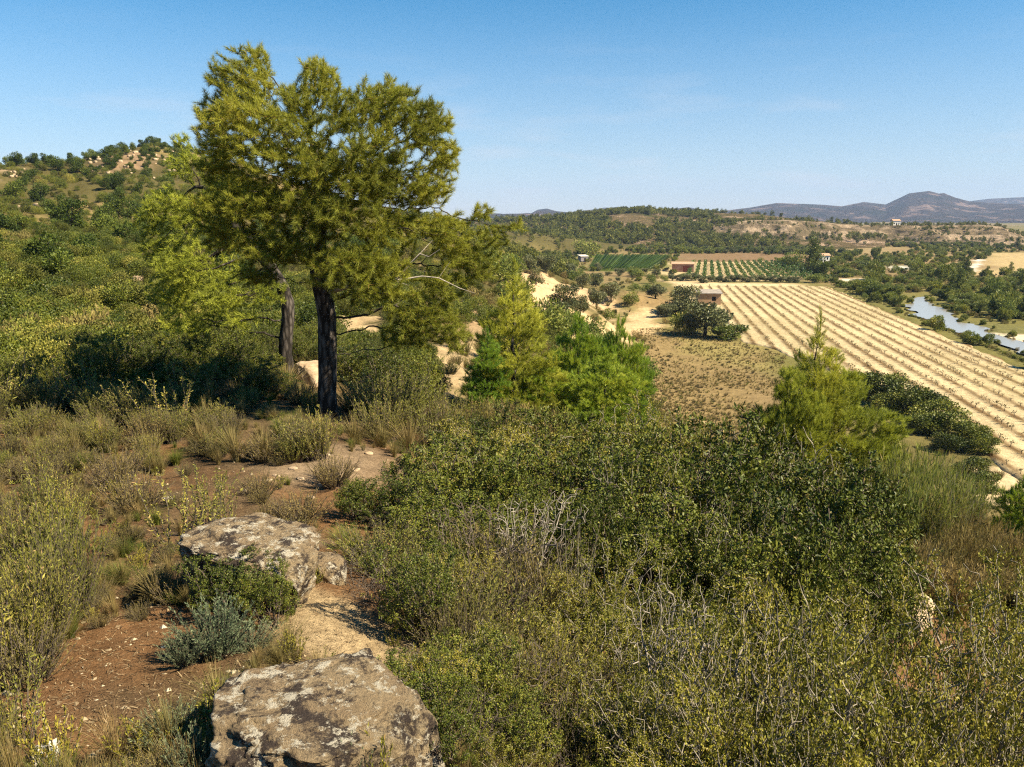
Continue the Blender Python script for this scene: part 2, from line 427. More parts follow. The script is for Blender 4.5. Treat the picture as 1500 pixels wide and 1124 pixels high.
def build_ground():
    fine = np.arange(-44, 44.001, 0.115)
    th = np.concatenate([np.arange(-180, -44, 3.0), fine, np.arange(46, 180, 3.0)])
    r = np.exp(np.linspace(math.log(0.08), math.log(9500), 900))
    T, RR = np.meshgrid(np.radians(th), r)
    X, Y = RR * np.sin(T), RR * np.cos(T)
    x, y = X.ravel(), Y.ravel()
    z = height(x, y)
    rr = RR.ravel()
    # gully of pale earth between the two boulders
    nf = (y > 40) & (y < 260) & (x > 5) & (x < 140)
    df = in_poly(x[nf], y[nf], FLD)
    z[nf] = np.where(df > -1, np.minimum(z[nf], -0.3 + 0.35 * sstep(2.0, -1.0, df)), z[nf])      # the field's soil lies on top
    near_river = (np.hypot(x - 95, y - 150) < 140) & (y > 40)
    dr = in_poly(x[near_river], y[near_river], RIVER)
    z[near_river] = np.where(dr > -1.6, np.minimum(z[near_river], -0.25 + 0.25 * sstep(0.4, -1.6, dr)), z[near_river])   # the bed of the river
    nr, nc = X.shape
    i = np.arange(nr - 1)[:, None] * nc; j = np.arange(nc)[None]
    j2 = (j + 1) % nc
    q = np.stack([i + j, i + j2, i + nc + j2, i + nc + j], -1).reshape(-1, 4)[:, ::-1]
    n1 = fbm2(x * 0.7, y * 0.7, 4, 31); n2 = fbm2(x * 3, y * 3, 4, 41); n3 = fbm2(x * 0.03, y * 0.03, 5, 51)
    c = np.empty((len(x), 3))
    near = np.array(C_RED)[None] + (np.array(C_LIT) - np.array(C_RED))[None] * sstep(-0.25, 0.35, n1 + 0.4 * n2)[:, None]
    k = sstep(11, 20, rr)[:, None]
    far = np.array(C_SCRUB)[None] * (1 + 0.5 * n3[:, None]) + np.array((0.09, 0.055, 0.03))[None] * sstep(0.0, 0.5, n3)[:, None]
    c[:] = near * (1 - k) + far * k
    val = (sstep(2.0, 0.5, z) * sstep(60, 90, rr))[:, None]
    plain = np.array((0.155, 0.14, 0.045))[None] + (np.array((0.24, 0.17, 0.085)) - np.array((0.155, 0.14, 0.045)))[None] * sstep(-0.1, 0.3, fbm2(x * .018, y * .006, 4, 77))[:, None]
    c[:] = c * (1 - val) + plain * val
    for poly, colr, soft, amp in PATCHES:
        P = [G(a, b)[:2] for a, b in poly]
        P = np.array(P)
        ctr = P.mean(0); rad = np.max(np.hypot(*(P - ctr).T)) * 1.25
        sel = np.hypot(x - ctr[0], y - ctr[1]) < rad
        if not sel.any(): continue
        d = in_poly(x[sel], y[sel], P)
        s = soft * np.hypot(*ctr)
        d = d + s * 2.2 * fbm2(x[sel] / s * 0.35, y[sel] / s * 0.35, 4, 5)
        w = sstep(-s, s, d)
        if amp: w = w * sstep(-0.05, 0.12, fbm2(x[sel] * 0.12, y[sel] * 0.12, 4, 61))
        c[sel] = c[sel] * (1 - w[:, None]) + np.array(colr)[None] * (1 + 0.25 * n2[sel][:, None]) * w[:, None]
    me = mesh_np("ground", np.stack([x, y, z], 1), [q, np.arange(nc)[None, ::-1]], [], smooth=True)
    a = me.color_attributes.new("soil", 'FLOAT_COLOR', 'POINT')
    cc = np.ones((len(x), 4), np.float32); cc[:, :3] = np.clip(c, 0.005, 0.85)
    a.data.foreach_set("color", cc.ravel())
    m, n, l, b = new_mat("ground soil")
    va = n.new("ShaderNodeAttribute"); va.attribute_name = "soil"
    tc = objcoord(n)
    n_a = noise(n, l, 0.9, 10, 0.7, tc); n_b = noise(n, l, 17, 8, 0.75, tc); n_c = noise(n, l, 90, 4, 0.7, tc)
    c1 = mixc(n, l, 1.0, va.outputs[0], ramp(n, l, n_a, [(0.25, (0.62, 0.60, 0.58)), (0.75, (1.35, 1.33, 1.3))]), 'MULTIPLY')
    c1 = mixc(n, l, 1.0, c1, ramp(n, l, n_b, [(0.3, (0.55, 0.52, 0.5)), (0.55, (1, 1, 1)), (0.75, (1.5, 1.45, 1.4))]), 'MULTIPLY')
    c1 = mixc(n, l, 0.6, c1, ramp(n, l, n_c, [(0.3, (0.6, 0.6, 0.6)), (0.7, (1.4, 1.4, 1.4))]), 'MULTIPLY')
    l.new(c1, b.inputs["Base Color"]); b.inputs["Roughness"].default_value = 1.0; b.inputs["Specular IOR Level"].default_value = 0.05
    ad = n.new("ShaderNodeMath"); ad.operation = 'ADD'; l.new(n_b, ad.inputs[0]); l.new(n_c, ad.inputs[1])
    bump(n, l, b, ad.outputs[0], 0.8, 0.03)
    me.materials.append(m)
    return kind(link("ground", me), "structure")
build_ground()

# ------------------------------------------------------------------ far hills and mountains
def ridge(name, crest, Yc, foot, back, label_mat, amp, z0=-4.0, nv=90, step_px=1.6, seed=0, terrace=None, rough=0.06):
    """a range of hills: crest given along the skyline, swept down to its foot in front and behind"""
    cx = np.array([c[0] for c in crest]); cy_ = np.array([c[1] for c in crest])
    px = np.arange(cx[0], cx[-1], step_px)
    py = np.interp(px, cx, cy_)
    d = np.array([ray(a, b) for a, b in zip(px, py)])
    tx = d[:, 0] / d[:, 1]; tz = d[:, 2] / d[:, 1]
    zc = CAMZ + tz * Yc
    t = np.linspace(0, 1, nv)
    yy = foot + (back - foot) * t
    Xg = tx[None] * yy[:, None]; Yg = np.repeat(yy[:, None], len(px), 1)
    tc = (Yc - foot) / (back - foot)
    prof = np.where(t < tc, sstep(0, 1, t / tc) * 0.55 + 0.45 * (t / tc), 1 - sstep(tc, 1, t) * 0.9)
    if terrace is not None:
        prof = np.where(t < tc, np.interp(t / tc, terrace[0], terrace[1]), prof)
    n = fbm2(Xg / (amp * 9), Yg / (amp * 9), 5, seed)
    env = np.clip(prof, 0, 1)
    Z = z0 + (zc[None] - z0) * prof[:, None] + n * amp * (4 * prof * (1.02 - np.clip(prof, 0, 1)) + rough)[:, None]
    if terrace is not None:
        Yg = Yg + fbm2(Xg / 40, Yg * 0, 4, seed + 3) * 26
    nr, nc = Z.shape
    i = np.arange(nr - 1)[:, None] * nc; j = np.arange(nc - 1)[None]
    q = np.stack([i + j, i + j + 1, i + nc + j + 1, i + nc + j], -1).reshape(-1, 4)
    me = mesh_np(name, np.stack([Xg, Yg, Z], -1).reshape(-1, 3), [q], [label_mat], smooth=True)
    o = kind(link(name, me), "structure")
    return Xg, Yg, Z
def hill_mat(name, green, brown, rock, scale, thr=0.55):
    m, n, l, b = new_mat(name)
    tc = objcoord(n)
    a = noise(n, l, scale, 10, 0.7, tc)
    c = ramp(n, l, a, [(0.35, green), (0.5, brown), (thr, brown), (thr + 0.06, rock)])
    f = noise(n, l, scale * 7, 8, 0.75, tc)
    c = mixc(n, l, 1.0, c, ramp(n, l, f, [(0.3, (0.45, 0.45, 0.45)), (0.7, (1.5, 1.5, 1.5))]), 'MULTIPLY')
    l.new(c, b.inputs["Base Color"]); b.inputs["Roughness"].default_value = 1; b.inputs["Specular IOR Level"].default_value = 0.0
    bump(n, l, b, f, 1.0, 1.5 / scale * 0.1)
    return m
far_m = hill_mat("far mountain slope", (0.022, 0.028, 0.018), (0.055, 0.042, 0.036), (0.22, 0.15, 0.12), 0.008, 0.545)
ridge("mountains", [(700,314),(778,312),(788,306.7),(801,305),(816,309),(834,311),(860,309),(882,306.7),(902,303.7),(920,306),(950,308),(985,309),(996,308),(1009,306),(1021,308),(1060,309),(1100,304),(1137,297),(1177,298),(1207,299.5),(1233,302),(1265,296),(1297,299.5),(1313,292),(1332,283),(1345,281.5),(1361,279.5),(1375,283.5),(1383,283),(1401,291),(1420,296),(1450,299),(1500,301),(1600,303),(1750,306)],
      4000, 2500, 5200, far_m, 70, seed=101, step_px=0.9, nv=140, rough=0.03)
ridge("mountains", [(1280,306),(1380,299),(1420,294.5),(1447,291),(1500,288),(1560,286),(1650,290),(1760,296)], 6000, 4600, 6900, far_m, 90, seed=141, step_px=1.5, rough=0.02)
near_m = hill_mat("dry hill slope", (0.06, 0.065, 0.02), (0.16, 0.115, 0.06), (0.40, 0.28, 0.19), 0.03, 0.53)
HX, HY, HZ = ridge("hill", [(640,330),(740,322),(778,322),(841,317),(892,312),(940,308),(968,311),(993,312),(1044,312),(1087,313),(1110,314),(1153,319),(1200,324),(1300,332)],
      760, 470, 1000, near_m, 9, z0=-1.0, seed=201, step_px=1.0, nv=130, rough=0.1)
bank_m = hill_mat("banded rock bank", (0.105, 0.085, 0.045), (0.19, 0.14, 0.085), (0.36, 0.265, 0.175), 0.05, 0.5)
BX, BY, BZ = ridge("hill", [(1050,330),(1100,322),(1153,322),(1188,325),(1233,328),(1287,330),(1367,330),(1420,329),(1460,333),(1487,342),(1520,350),(1560,352),(1640,350)],
      640, 545, 900, bank_m, 4, z0=-1.0, seed=231, step_px=0.7, nv=200, rough=0.1,
      terrace=([0, .1, .14, .32, .36, .55, .60, .8, .86, 1.0], [0, .05, .26, .32, .52, .58, .80, .84, .97, 1.0]))

# ------------------------------------------------------------------ fields, river
ROW_A = R(10.3)
RD = np.array((math.sin(ROW_A), math.cos(ROW_A))); RN = np.array((RD[1], -RD[0]))     # along the rows; to the right of them
FO = on_plane(1213, 420)[:2]
ROW_SP = 2.55
def row_weight(s):
    u = (s + 0.5 * ROW_SP) / ROW_SP
    return np.abs(u - np.round(u)) * ROW_SP           # distance to the nearest row
def build_field():
    L, step = 185.0, 0.5
    a = np.arange(-L, 1, step); s = np.arange(-42, 3.0, 0.17)
    A, S = np.meshgrid(a, s, indexing='ij')
    X = FO[0] + A * RD[0] + S * RN[0]; Y = FO[1] + A * RD[1] + S * RN[1]
    d = in_poly(X, Y, FLD) + fbm2(X * .3, Y * .3, 3, 8) * 1.2
    w = row_weight(S + 0.15 * fbm2(A * .15, S * 0, 3, 4))
    rid = np.exp(-(w / 0.45) ** 2)
    Z = 0.12 + 0.05 * rid * (0.8 + 0.9 * fbm2(X * .8, Y * .8, 3, 14)) + 0.07 * fbm2(X * 1.2, Y * 1.2, 3, 12)
    Z = np.where(d > 0.5, Z, Z - 1.0 * (0.5 - np.minimum(d, 0.5)))
    keep = (d > -1.2)
    nr, nc = X.shape
    i = np.arange(nr - 1)[:, None] * nc; j = np.arange(nc - 1)[None]
    q = np.stack([i + j, i + j + 1, i + nc + j + 1, i + nc + j], -1).reshape(-1, 4)
    kf = keep.ravel()
    q = q[kf[q].all(1)]
    me = mesh_np("field", np.stack([X, Y, Z], -1).reshape(-1, 3), [q[:, ::-1]], [], smooth=True)
    weeds = np.clip(sstep(0.02, 0.3, fbm2(A * .03, S * .10, 4, 90)) * sstep(-16, -6, S) + 0.9 * sstep(.1, .4, fbm2(A * .02, S * .06, 4, 95)), 0, 1)
    c = np.ones((X.size, 4), np.float32)
    pale = np.array((0.49, 0.385, 0.225)); strip = np.array((0.15, 0.092, 0.04)); grn = np.array((0.23, 0.185, 0.075))
    k = np.clip(rid * (0.95 + 0.7 * fbm2(X * .5, Y * .5, 4, 44)), 0, 1).ravel()[:, None]
    g = np.clip(weeds * (0.55 + 1.2 * fbm2(X * .7, Y * .7, 4, 47)), 0, 0.22).ravel()[:, None]
    col = pale * (1 + 0.25 * fbm2(X * .15, Y * .15, 4, 48).ravel()[:, None])
    col = col * (1 - k) + strip * k
    c[:, :3] = np.clip(col * (1 - g) + grn * g, 0, .85)
    at_ = me.color_attributes.new("soil", 'FLOAT_COLOR', 'POINT'); at_.data.foreach_set("color", c.ravel())
    m, n, l, b = new_mat("ploughed pale soil")
    va = n.new("ShaderNodeAttribute"); va.attribute_name = "soil"
    tc = objcoord(n); f = noise(n, l, 1.6, 8, 0.75, tc)
    l.new(mixc(n, l, 1.0, va.outputs[0], ramp(n, l, f, [(0.3, (0.7, 0.67, 0.62)), (0.7, (1.25, 1.25, 1.25))]), 'MULTIPLY'), b.inputs["Base Color"])
    b.inputs["Roughness"].default_value = 1; b.inputs["Specular IOR Level"].default_value = 0.05
    bump(n, l, b, f, 0.8, 0.25)
    me.materials.append(m)
    kind(link("field", me), "structure")
build_field()

def build_river():
    P = [(a, b, 0.05) for a, b in RIVER]
    bm = bmesh.new()
    f = bm.faces.new([bm.verts.new(p) for p in P]); f.normal_update()
    if f.normal.z < 0: f.normal_flip()
    me = bpy.data.meshes.new("river"); bm.to_mesh(me); bm.free()
    m, n, l, b = new_mat("river water")
    b.inputs["Base Color"].default_value = (0.10, 0.12, 0.12, 1); b.inputs["Roughness"].default_value = 0.22
    b.inputs["IOR"].default_value = 1.33; b.inputs["Specular IOR Level"].default_value = 1.0; b.inputs["Metallic"].default_value = 0.55
    b.inputs["Base Color"].default_value = (0.58, 0.52, 0.44, 1)
    bump(n, l, b, noise(n, l, 2.0, 4, 0.6, objcoord(n)), 0.06, 0.02)
    me.materials.append(m)
    kind(link("river", me), "structure")
build_river()

# ------------------------------------------------------------------ plant growing
def unit(v): return v / (np.linalg.norm(v, axis=-1, keepdims=True) + 1e-9)
def lobes_pts(lobes, n, g, shell=0.45):
    vol = np.array([l[3] * l[4] * l[5] for l in lobes]); vol = vol ** 0.62
    k = g.choice(len(lobes), n, p=vol / vol.sum())
    L = np.array(lobes)[k]
    d = unit(g.normal(size=(n, 3)))
    return L[:, :3] + d * (g.random((n, 1)) ** shell) * L[:, 3:6]
def colonize(attr, pos, par, g, step, kill, jitter=0.25, trop=(0, 0, 0), maxn=5000, maxit=260):
    pos = [np.array(p, float) for p in pos]; par = list(par)
    A = attr.copy(); trop = np.array(trop)
    P = np.array(pos)
    D = np.linalg.norm(A[:, None] - P[None], axis=2)
    ni, nd = D.argmin(1), D.min(1)
    kids = np.zeros(maxn * 2, int)
    for _ in range(maxit):
        al = nd > kill
        A, ni, nd = A[al], ni[al], nd[al]
        if len(A) == 0 or len(pos) > maxn: break
        u, inv = np.unique(ni, return_inverse=True)
        s = np.zeros((len(u), 3)); np.add.at(s, inv, (A - np.array(pos)[ni]) / nd[:, None])
        ok = kids[u] < 5
        if not ok.any(): break
        dirs = unit(unit(s) + g.normal(size=s.shape) * jitter + trop)[ok]
        base = u[ok]
        newp = np.array(pos)[base] + dirs * step
        kids[base] += 1
        i0 = len(pos)
        pos.extend(newp); par.extend(base.tolist())
        D = np.linalg.norm(A[:, None] - newp[None], axis=2)
        mi, md = D.argmin(1), D.min(1)
        b = md < nd
        ni[b] = mi[b] + i0; nd[b] = md[b]
    return np.array(pos), np.array(par)
def radii(par, tip, e=2.3, base=None):
    n = len(par); r = np.zeros(n); cnt = np.zeros(n)
    for i in range(n - 1, -1, -1):
        if r[i] == 0: r[i] = tip ** e
        if par[i] >= 0: r[par[i]] += r[i]
    r = r ** (1 / e)
    if base is not None: r = tip + (base - tip) * (np.maximum(r - tip, 0) / (r.max() - tip)) ** 1.45
    return r
def to_tip(par):
    """how many steps each node lies from the farthest twig end it carries"""
    h = np.zeros(len(par), int)
    for i in range(len(par) - 1, -1, -1):
        if par[i] >= 0: h[par[i]] = max(h[par[i]], h[i] + 1)
    return h
def tubes(pos, par, r, kmax=8, rmin=0.0):
    n = len(pos); ch = [[] for _ in range(n)]
    for i, p in enumerate(par):
        if p >= 0: ch[p].append(i)
    V, Q, off = [], [], 0
    ring0, root0 = {}, None
    stack = [(i, -1) for i in range(n) if par[i] < 0]
    while stack:
        s, frm = stack.pop()
        chain = [s] if frm < 0 else [frm, s]
        rad = [r[s]] if frm < 0 else [min(r[frm], r[s] * 1.25), r[s]]
        cur = s
        while ch[cur]:
            c = sorted(ch[cur], key=lambda q: -r[q])
            for o in c[1:]: stack.append((o, cur))
            cur = c[0]; chain.append(cur); rad.append(r[cur])
        if len(chain) < 2 or max(rad) < rmin: continue
        p = pos[chain]; rad = np.array(rad)
        k = kmax if rad.max() > 0.05 else (5 if rad.max() > 0.02 else 3)
        t = unit(np.gradient(p, axis=0))
        ref = np.array((0.31, 0.95, 0.05)) if abs(t[:, 1]).mean() < 0.8 else np.array((1.0, 0.1, 0.2))
        a = unit(np.cross(t, ref)); b = np.cross(t, a)
        an = np.arange(k) * 2 * math.pi / k
        ring = p[:, None] + rad[:, None, None] * (a[:, None] * np.cos(an)[None, :, None] + b[:, None] * np.sin(an)[None, :, None])
        V.append(ring.reshape(-1, 3)); m = len(chain)
        i = np.arange(m - 1)[:, None] * k; j = np.arange(k)[None]; j2 = (j + 1) % k
        Q.append(np.stack([i + j, i + j2, i + k + j2, i + k + j], -1).reshape(-1, 4) + off)
        join = ring0.get(frm) if frm >= 0 else root0              # a branch grows out of its limb, stems out of one stock
        if join is not None: Q.append(np.array([[join, join + 1, off + 1, off]]))
        if frm < 0: root0 = off
        for c_i, nd_ in enumerate(chain):
            if frm < 0 or c_i > 0: ring0[nd_] = off + c_i * k
        off += m * k
    return np.concatenate(V), np.concatenate(Q)
def needles(p, d, n, g, L, W, spread, along=0.05, droop=0.0):
    """n narrow needles for each tuft"""
    N = len(p)
    dd = np.repeat(d, n, 0); pp = np.repeat(p, n, 0) + dd * (g.random((N * n, 1)) - 0.3) * along
    di = unit(dd + g.normal(size=dd.shape) * spread + np.array((0, 0, -droop)))
    ln = L * (0.65 + 0.5 * g.random((N * n, 1)))
    w = unit(np.cross(di, g.normal(size=di.shape))) * W * 0.5
    V = np.stack([pp - w, pp + w, pp + di * ln], 1).reshape(-1, 3)
    return V, np.arange(len(V)).reshape(-1, 3)
def leaves(p, d, n, g, L, W, spread, jit, up=0.3):
    N = len(p)
    dd = np.repeat(d, n, 0); pp = np.repeat(p, n, 0) + g.normal(size=dd.shape) * jit
    di = unit(dd * 0.6 + g.normal(size=dd.shape) * spread + np.array((0, 0, up)))
    sc = 0.65 + 0.6 * g.random((N * n, 1))
    nr = g.normal(size=di.shape) + np.array((0, 0, 0.9))
    w = unit(np.cross(di, nr)) * W * 0.5 * sc
    l = di * L * sc
    V = np.stack([pp, pp + l * 0.5 - w, pp + l, pp + l * 0.5 + w], 1).reshape(-1, 3)
    return V, np.arange(len(V)).reshape(-1, 4)
def clump_tint(p, n, g, scale, amp=0.55, seed=0, dry=0.02):
    t = 0.45 + amp * fbm3(p * scale, 3, seed)
    t = np.repeat(t, n) + (g.random(len(p) * n) - 0.5) * 0.5
    t = np.clip(t, 0, 0.9)
    t[g.random(len(t)) < dry] = 1.0
    return t

PROTO = {}
def dims(*ms):
    v = np.concatenate([np.array([c.co for c in m.vertices]) if False else _co(m) for m in ms])
    lo, hi = np.percentile(v, 0.5, 0), np.percentile(v, 99.5, 0)
    return (hi[0] - lo[0] + hi[1] - lo[1]) / 2, hi[2]
def _co(m):
    a = np.empty(len(m.vertices) * 3, np.float32); m.vertices.foreach_get("co", a); return a.reshape(-1, 3)
def reg(key, **parts):
    w, h = dims(*parts.values())
    PROTO[key] = dict(parts=parts, w=w, h=h)
    return PROTO[key]

def grow_tree(key, lobes, trunk, natt, step, kill, tip, base_r, leafkind, leaf, lm, bm_, seed, shell=0.45, trop=(0, 0, 0.08), steps=5, maxn=5000, keep_bare=0.0, taper=0.45):
    g = np.random.default_rng(seed)
    att = lobes_pts(lobes, natt, g, shell)
    par = [-1] + list(range(len(trunk) - 1))
    pos, par = colonize(att, trunk, par, g, step, kill, trop=trop, maxn=maxn)
    r = radii(par, tip, 2.3, base_r)
    for i in range(len(trunk)):                                   # trunk keeps its girth
        r[i] = max(r[i] if taper < .9 else 0, base_r * (1 - taper * i / len(trunk)))
    r[0] *= 1.25
    V, Q = tubes(pos, par, r)
    tm = mesh_np(key + " trunk", V, [Q], [bm_], smooth=True)
    haskid = np.zeros(len(pos), bool); haskid[par[par >= 0]] = True
    sel = np.where((to_tip(par) <= steps) & (par >= 0) & (g.random(len(pos)) > keep_bare))[0]
    sel = sel[(sel >= len(trunk) * (0.5 if taper > .9 else 1)) | (to_tip(par)[sel] <= 2)]
    p0 = pos[sel]; d0 = unit(pos[sel] - pos[par[sel]])
    ctr = np.array(lobes)[:, :3].mean(0)
    P, D_ = [p0], [d0]
    for q in leaf.get("between", (0.5,)):
        P.append(pos[par[sel]] * (1 - q) + p0 * q + g.normal(size=p0.shape) * step * 0.18); D_.append(d0)
    P = np.concatenate(P); D_ = np.concatenate(D_)
    n = leaf["n"]
    if leafkind == "needle":
        D_ = unit(D_ + leaf.get("up", 0.3) * np.array((0, 0, 1)) + 0.25 * unit(P - ctr))
        V, T = needles(P, D_, n, g, leaf["L"], leaf["W"], leaf["spread"], leaf.get("along", 0.06))
    else:
        V, T = leaves(P, D_, n, g, leaf["L"], leaf["W"], leaf["spread"], leaf.get("jit", step * 0.4), leaf.get("up", 0.2))
    fm = mesh_np(key + " crown", V, [T], [lm], clump_tint(P, n, g, leaf.get("cs", 1.5), seed=seed, dry=leaf.get("dry", 0.02)))
    return tm, fm

# ---- the big pine: lobes of its crown in pixels of the photograph, depth offset and depth radius in metres
mpp = at(482, 12.0)[3] / F
def px_lobes(bx, by, k, L): return [((a - bx) * k, e, (by - b) * k - 0.10, rx * k * .93, q * .95, ry * k * .93) for a, b, rx, ry, e, q in L]
BIG = px_lobes(482, 602, mpp, [
 (388,132,58,48,0.0,0.8),(405,95,25,22,0.1,0.4),(356,185,30,40,-0.2,0.6),(350,240,34,42,0.1,0.7),(430,205,95,70,-0.5,1.1),(400,290,85,55,-0.3,1.2),
 (492,128,34,34,0.2,0.6),(480,108,20,16,0.2,0.4),(560,165,52,44,0.0,0.9),(590,140,30,22,0.3,0.5),(630,185,46,46,-0.2,0.9),(655,225,28,34,0.2,0.6),(545,240,100,65,-0.6,1.2),(625,265,48,35,0.0,0.8),
 (510,310,95,55,-0.7,1.1),(590,320,55,40,-0.2,0.9),(440,345,70,35,-0.6,0.9),(530,365,60,35,-0.9,0.8),(362,328,40,32,-0.2,0.7),
 (560,405,55,25,-0.7,0.6),(610,430,45,35,-0.4,0.5),(620,470,32,22,-0.2,0.4),(680,355,50,32,0.0,0.6),(655,400,40,30,-0.2,0.5),(725,335,30,25,0.1,0.4),(705,300,22,18,0.2,0.3),(757,318,15,12,0.1,0.25),(466,160,36,32,0,0.7),(522,168,34,34,0,0.7),(460,240,60,50,0.2,0.9),(560,260,60,50,0.3,0.9),(662,325,42,36,-0.1,0.6),(640,440,40,38,-0.3,0.5),(596,465,34,28,-0.3,0.5),(700,375,36,30,0.0,0.5),(565,375,60,40,-0.6,0.8),(670,470,28,30,0,0.4),(400,385,35,20,-0.3,0.5),
])
def trunk_px(bx, by, k, pts): return [((a - bx) * k, e, (by - b) * k) for a, b, e in pts]
def cushions(lobes, n, f, seed):
    g = np.random.default_rng(seed); out = []
    for l in lobes:
        for _ in range(n):
            d = unit(g.normal(size=3)) * g.random() ** .4 * .6
            out.append((l[0] + d[0] * l[3], l[1] + d[1] * l[4], l[2] + d[2] * l[5], l[3] * f * g.uniform(.7, 1.3), l[4] * f, l[5] * f * g.uniform(.5, .9)))
    return out
BIG = BIG + cushions(BIG, 12, .50, 15)
PINE_TRUNK = trunk_px(482, 602, mpp, [(482,612,0),(482,592,0),(481,565,0),(483,540,.01),(484,510,.02),(485,480,.03),(486,455,.03),(484,432,.02),(480,405,0),(478,375,-.03),(480,345,-.05),(484,315,-.05),(488,285,-.05),(486,255,0),(480,225,.02)])
NEEDLE = dict(n=30, L=0.088, W=0.0048, spread=0.66, along=0.09, up=0.35, between=(0.33, 0.66), cs=1.6, dry=0.03)
tm, fm = grow_tree("pine", BIG, PINE_TRUNK, 17000, 0.072, 0.088, 0.0035, 0.15, "needle", NEEDLE, M["pine"], M["bark"], 11, steps=9, maxn=13000, trop=(0, 0, 0.05))
DL = [(488,420,0),(540,404,-.3),(592,398,-.55),(612,378,-.6),(628,362,-.62),(645,344,-.6),(630,392,-.6),(652,394,-.62),(680,408,-.6),(700,415,-.55),(640,366,-.66),(655,356,-.68),(668,372,-.62),(612,404,-.62)]
DP = [-1, 0, 1, 2, 3, 4, 2, 6, 7, 8, 4, 10, 7, 2]
a_, q_ = tubes(np.array(trunk_px(482, 602, mpp, DL)), DP, np.array([.04, .03, .022, .018, .013, .004, .013, .01, .007, .003, .008, .003, .003, .003]))
reg("big_pine", trunk=tm, crown=fm, dead_branch=mesh_np("dead branch", a_, [q_], [M["dead"]], smooth=True))
m2 = at(425, 15.5)[3] / F
LOW = px_lobes(425, 530, m2, [
 (290,225,34,26,0.3,0.5),(285,192,18,12,0.3,0.3),(265,285,42,34,0.2,0.8),(310,300,45,40,0,0.9),(250,345,34,30,0.2,0.7),(310,365,60,38,-0.3,1.0),(345,405,48,28,-0.4,0.8),
 (270,400,46,30,0,0.8),(235,310,24,22,0.2,0.5),(300,440,52,26,-0.3,0.8),(370,440,28,20,-0.5,0.5),(400,400,40,24,-0.3,0.6),(340,270,45,40,0.4,0.8)])
T2 = trunk_px(425, 530, m2, [(424,540,0),(422,520,0),(420,500,0),(422,475,0),(427,450,0),(428,425,.02),(420,400,.05),(405,375,.1),(385,350,.12),(362,325,.15),(340,298,.18),(320,265,.2)])
tm, fm = grow_tree("leaning pine", LOW + cushions(LOW, 9, .5, 16), T2, 8000, 0.09, 0.12, 0.004, 0.135, "needle", dict(NEEDLE, n=18, L=0.10, W=0.007), M["pine_light"], M["bark"], 23, steps=8, maxn=7000)
reg("leaning_pine", trunk=tm, crown=fm)

def put(key, name, cat, loc, s, rz, label, group=None, sz=None, tilt=(0, 0)):
    P = PROTO[key]
    sz = s if sz is None else sz
    parts = list(P["parts"].items())
    if len(parts) == 1:
        o = link(name, parts[0][1])
    else:
        o = bpy.data.objects.new(name, None); o.empty_display_size = 0.2; COL.objects.link(o)
        for pn, me in parts: link(pn, me, o)
    o.location = loc; o.scale = (s, s, sz); o.rotation_euler = (tilt[0], tilt[1], rz)
    return tag(o, label, cat, group)
def fit(key, name, cat, px, Y, top, w, label, group=None, rz=None, ground=None):
    """a plant rooted on the ground at distance Y whose top and width are those of the photograph"""
    x, y, z, depth = at(px, Y)
    if ground is not None: z = ground
    H = on_ray(px, top, Y)[2] - z
    P = PROTO[key]
    s = w * depth / F / P["w"]
    sz = min(max(H / P["h"], s * 0.5), s * 1.9)
    return put(key, name, cat, (x, y, z - 0.02 * sz), s, random.uniform(0, 6.28) if rz is None else rz, label, group, sz)

x, y, z, _ = at(482, 12.0)
put("big_pine", "pine_tree", "tree", (x, y, z), 1, 0, "large pine tree with broad dense crown and straight dark trunk")
x, y, z, _ = at(425, 15.5)
put("leaning_pine", "pine_tree", "tree", (x, y, z), 1, 0, "paler pine tree with leaning dark trunk behind the large pine")

# ---- young pines
def young(key, seed, H, Rw, mat, natt=900, low=0.05, n=20, top_sharp=1.0):
    g = np.random.default_rng(seed)
    trunk = [(0.03 * math.sin(i), 0.03 * math.cos(1.7 * i), H * i / 14 * 0.94) for i in range(15)]
    L = []
    for k in range(9):
        h = low + (1 - low) * k / 8.5
        rr = Rw * (1 - h) ** (0.75 * top_sharp) + 0.10 * Rw
        for q in range(4 if k < 7 else 1):
            a = g.random() * 6.28; e = rr * (0.55 if k < 7 else 0)
            L.append((math.cos(a) * e, math.sin(a) * e, H * h, rr * 0.6, rr * 0.6, H * 0.075))
    return grow_tree(key, L, trunk, natt * 3, 0.085 * H / 3, 0.105 * H / 3, 0.004, 0.055 * H / 3, "needle",
                     dict(n=n + 8, L=0.10, W=0.0065, spread=0.42, along=0.16, up=0.9, between=(0.35, 0.7), cs=1.2, dry=0.0), mat, M["bark"], seed, trop=(0, 0, 0.3), steps=8, maxn=3000, taper=0.95)
tm, fm = young("young pine a", 31, 3.2, 1.15, M["pine_young"]); reg("young_a", trunk=tm, crown=fm)
tm, fm = young("young pine b", 37, 2.6, 1.5, M["pine_young"], 900, 0.08, 22, 0.6); reg("young_b", trunk=tm, crown=fm)
tm, fm = young("young pine c", 41, 3.4, 1.2, M["pine_light"], 900); reg("young_c", trunk=tm, crown=fm)
tm, fm = young("young pine d", 43, 2.4, 1.8, M["pine_light"], 1100, 0.06, 20, 0.42); reg("young_d", trunk=tm, crown=fm)
YP = "young pines below the ridge"
fit("young_c", "pine_tree", "tree", 752, 21, 405, 150, "slender yellow green young pine right of the large pine, sandy slope behind it", YP)
fit("young_a", "pine_tree", "tree", 715, 20, 490, 90, "small dark young pine at the left foot of the slender yellow green pine", YP)
fit("young_b", "pine_tree", "tree", 905, 24, 470, 100, "bright green young pine with round bushy head above the dense shrubs", YP)
fit("young_b", "pine_tree", "tree", 845, 23.5, 468, 100, "bright green young pine between the slender pine and the round headed one", YP)
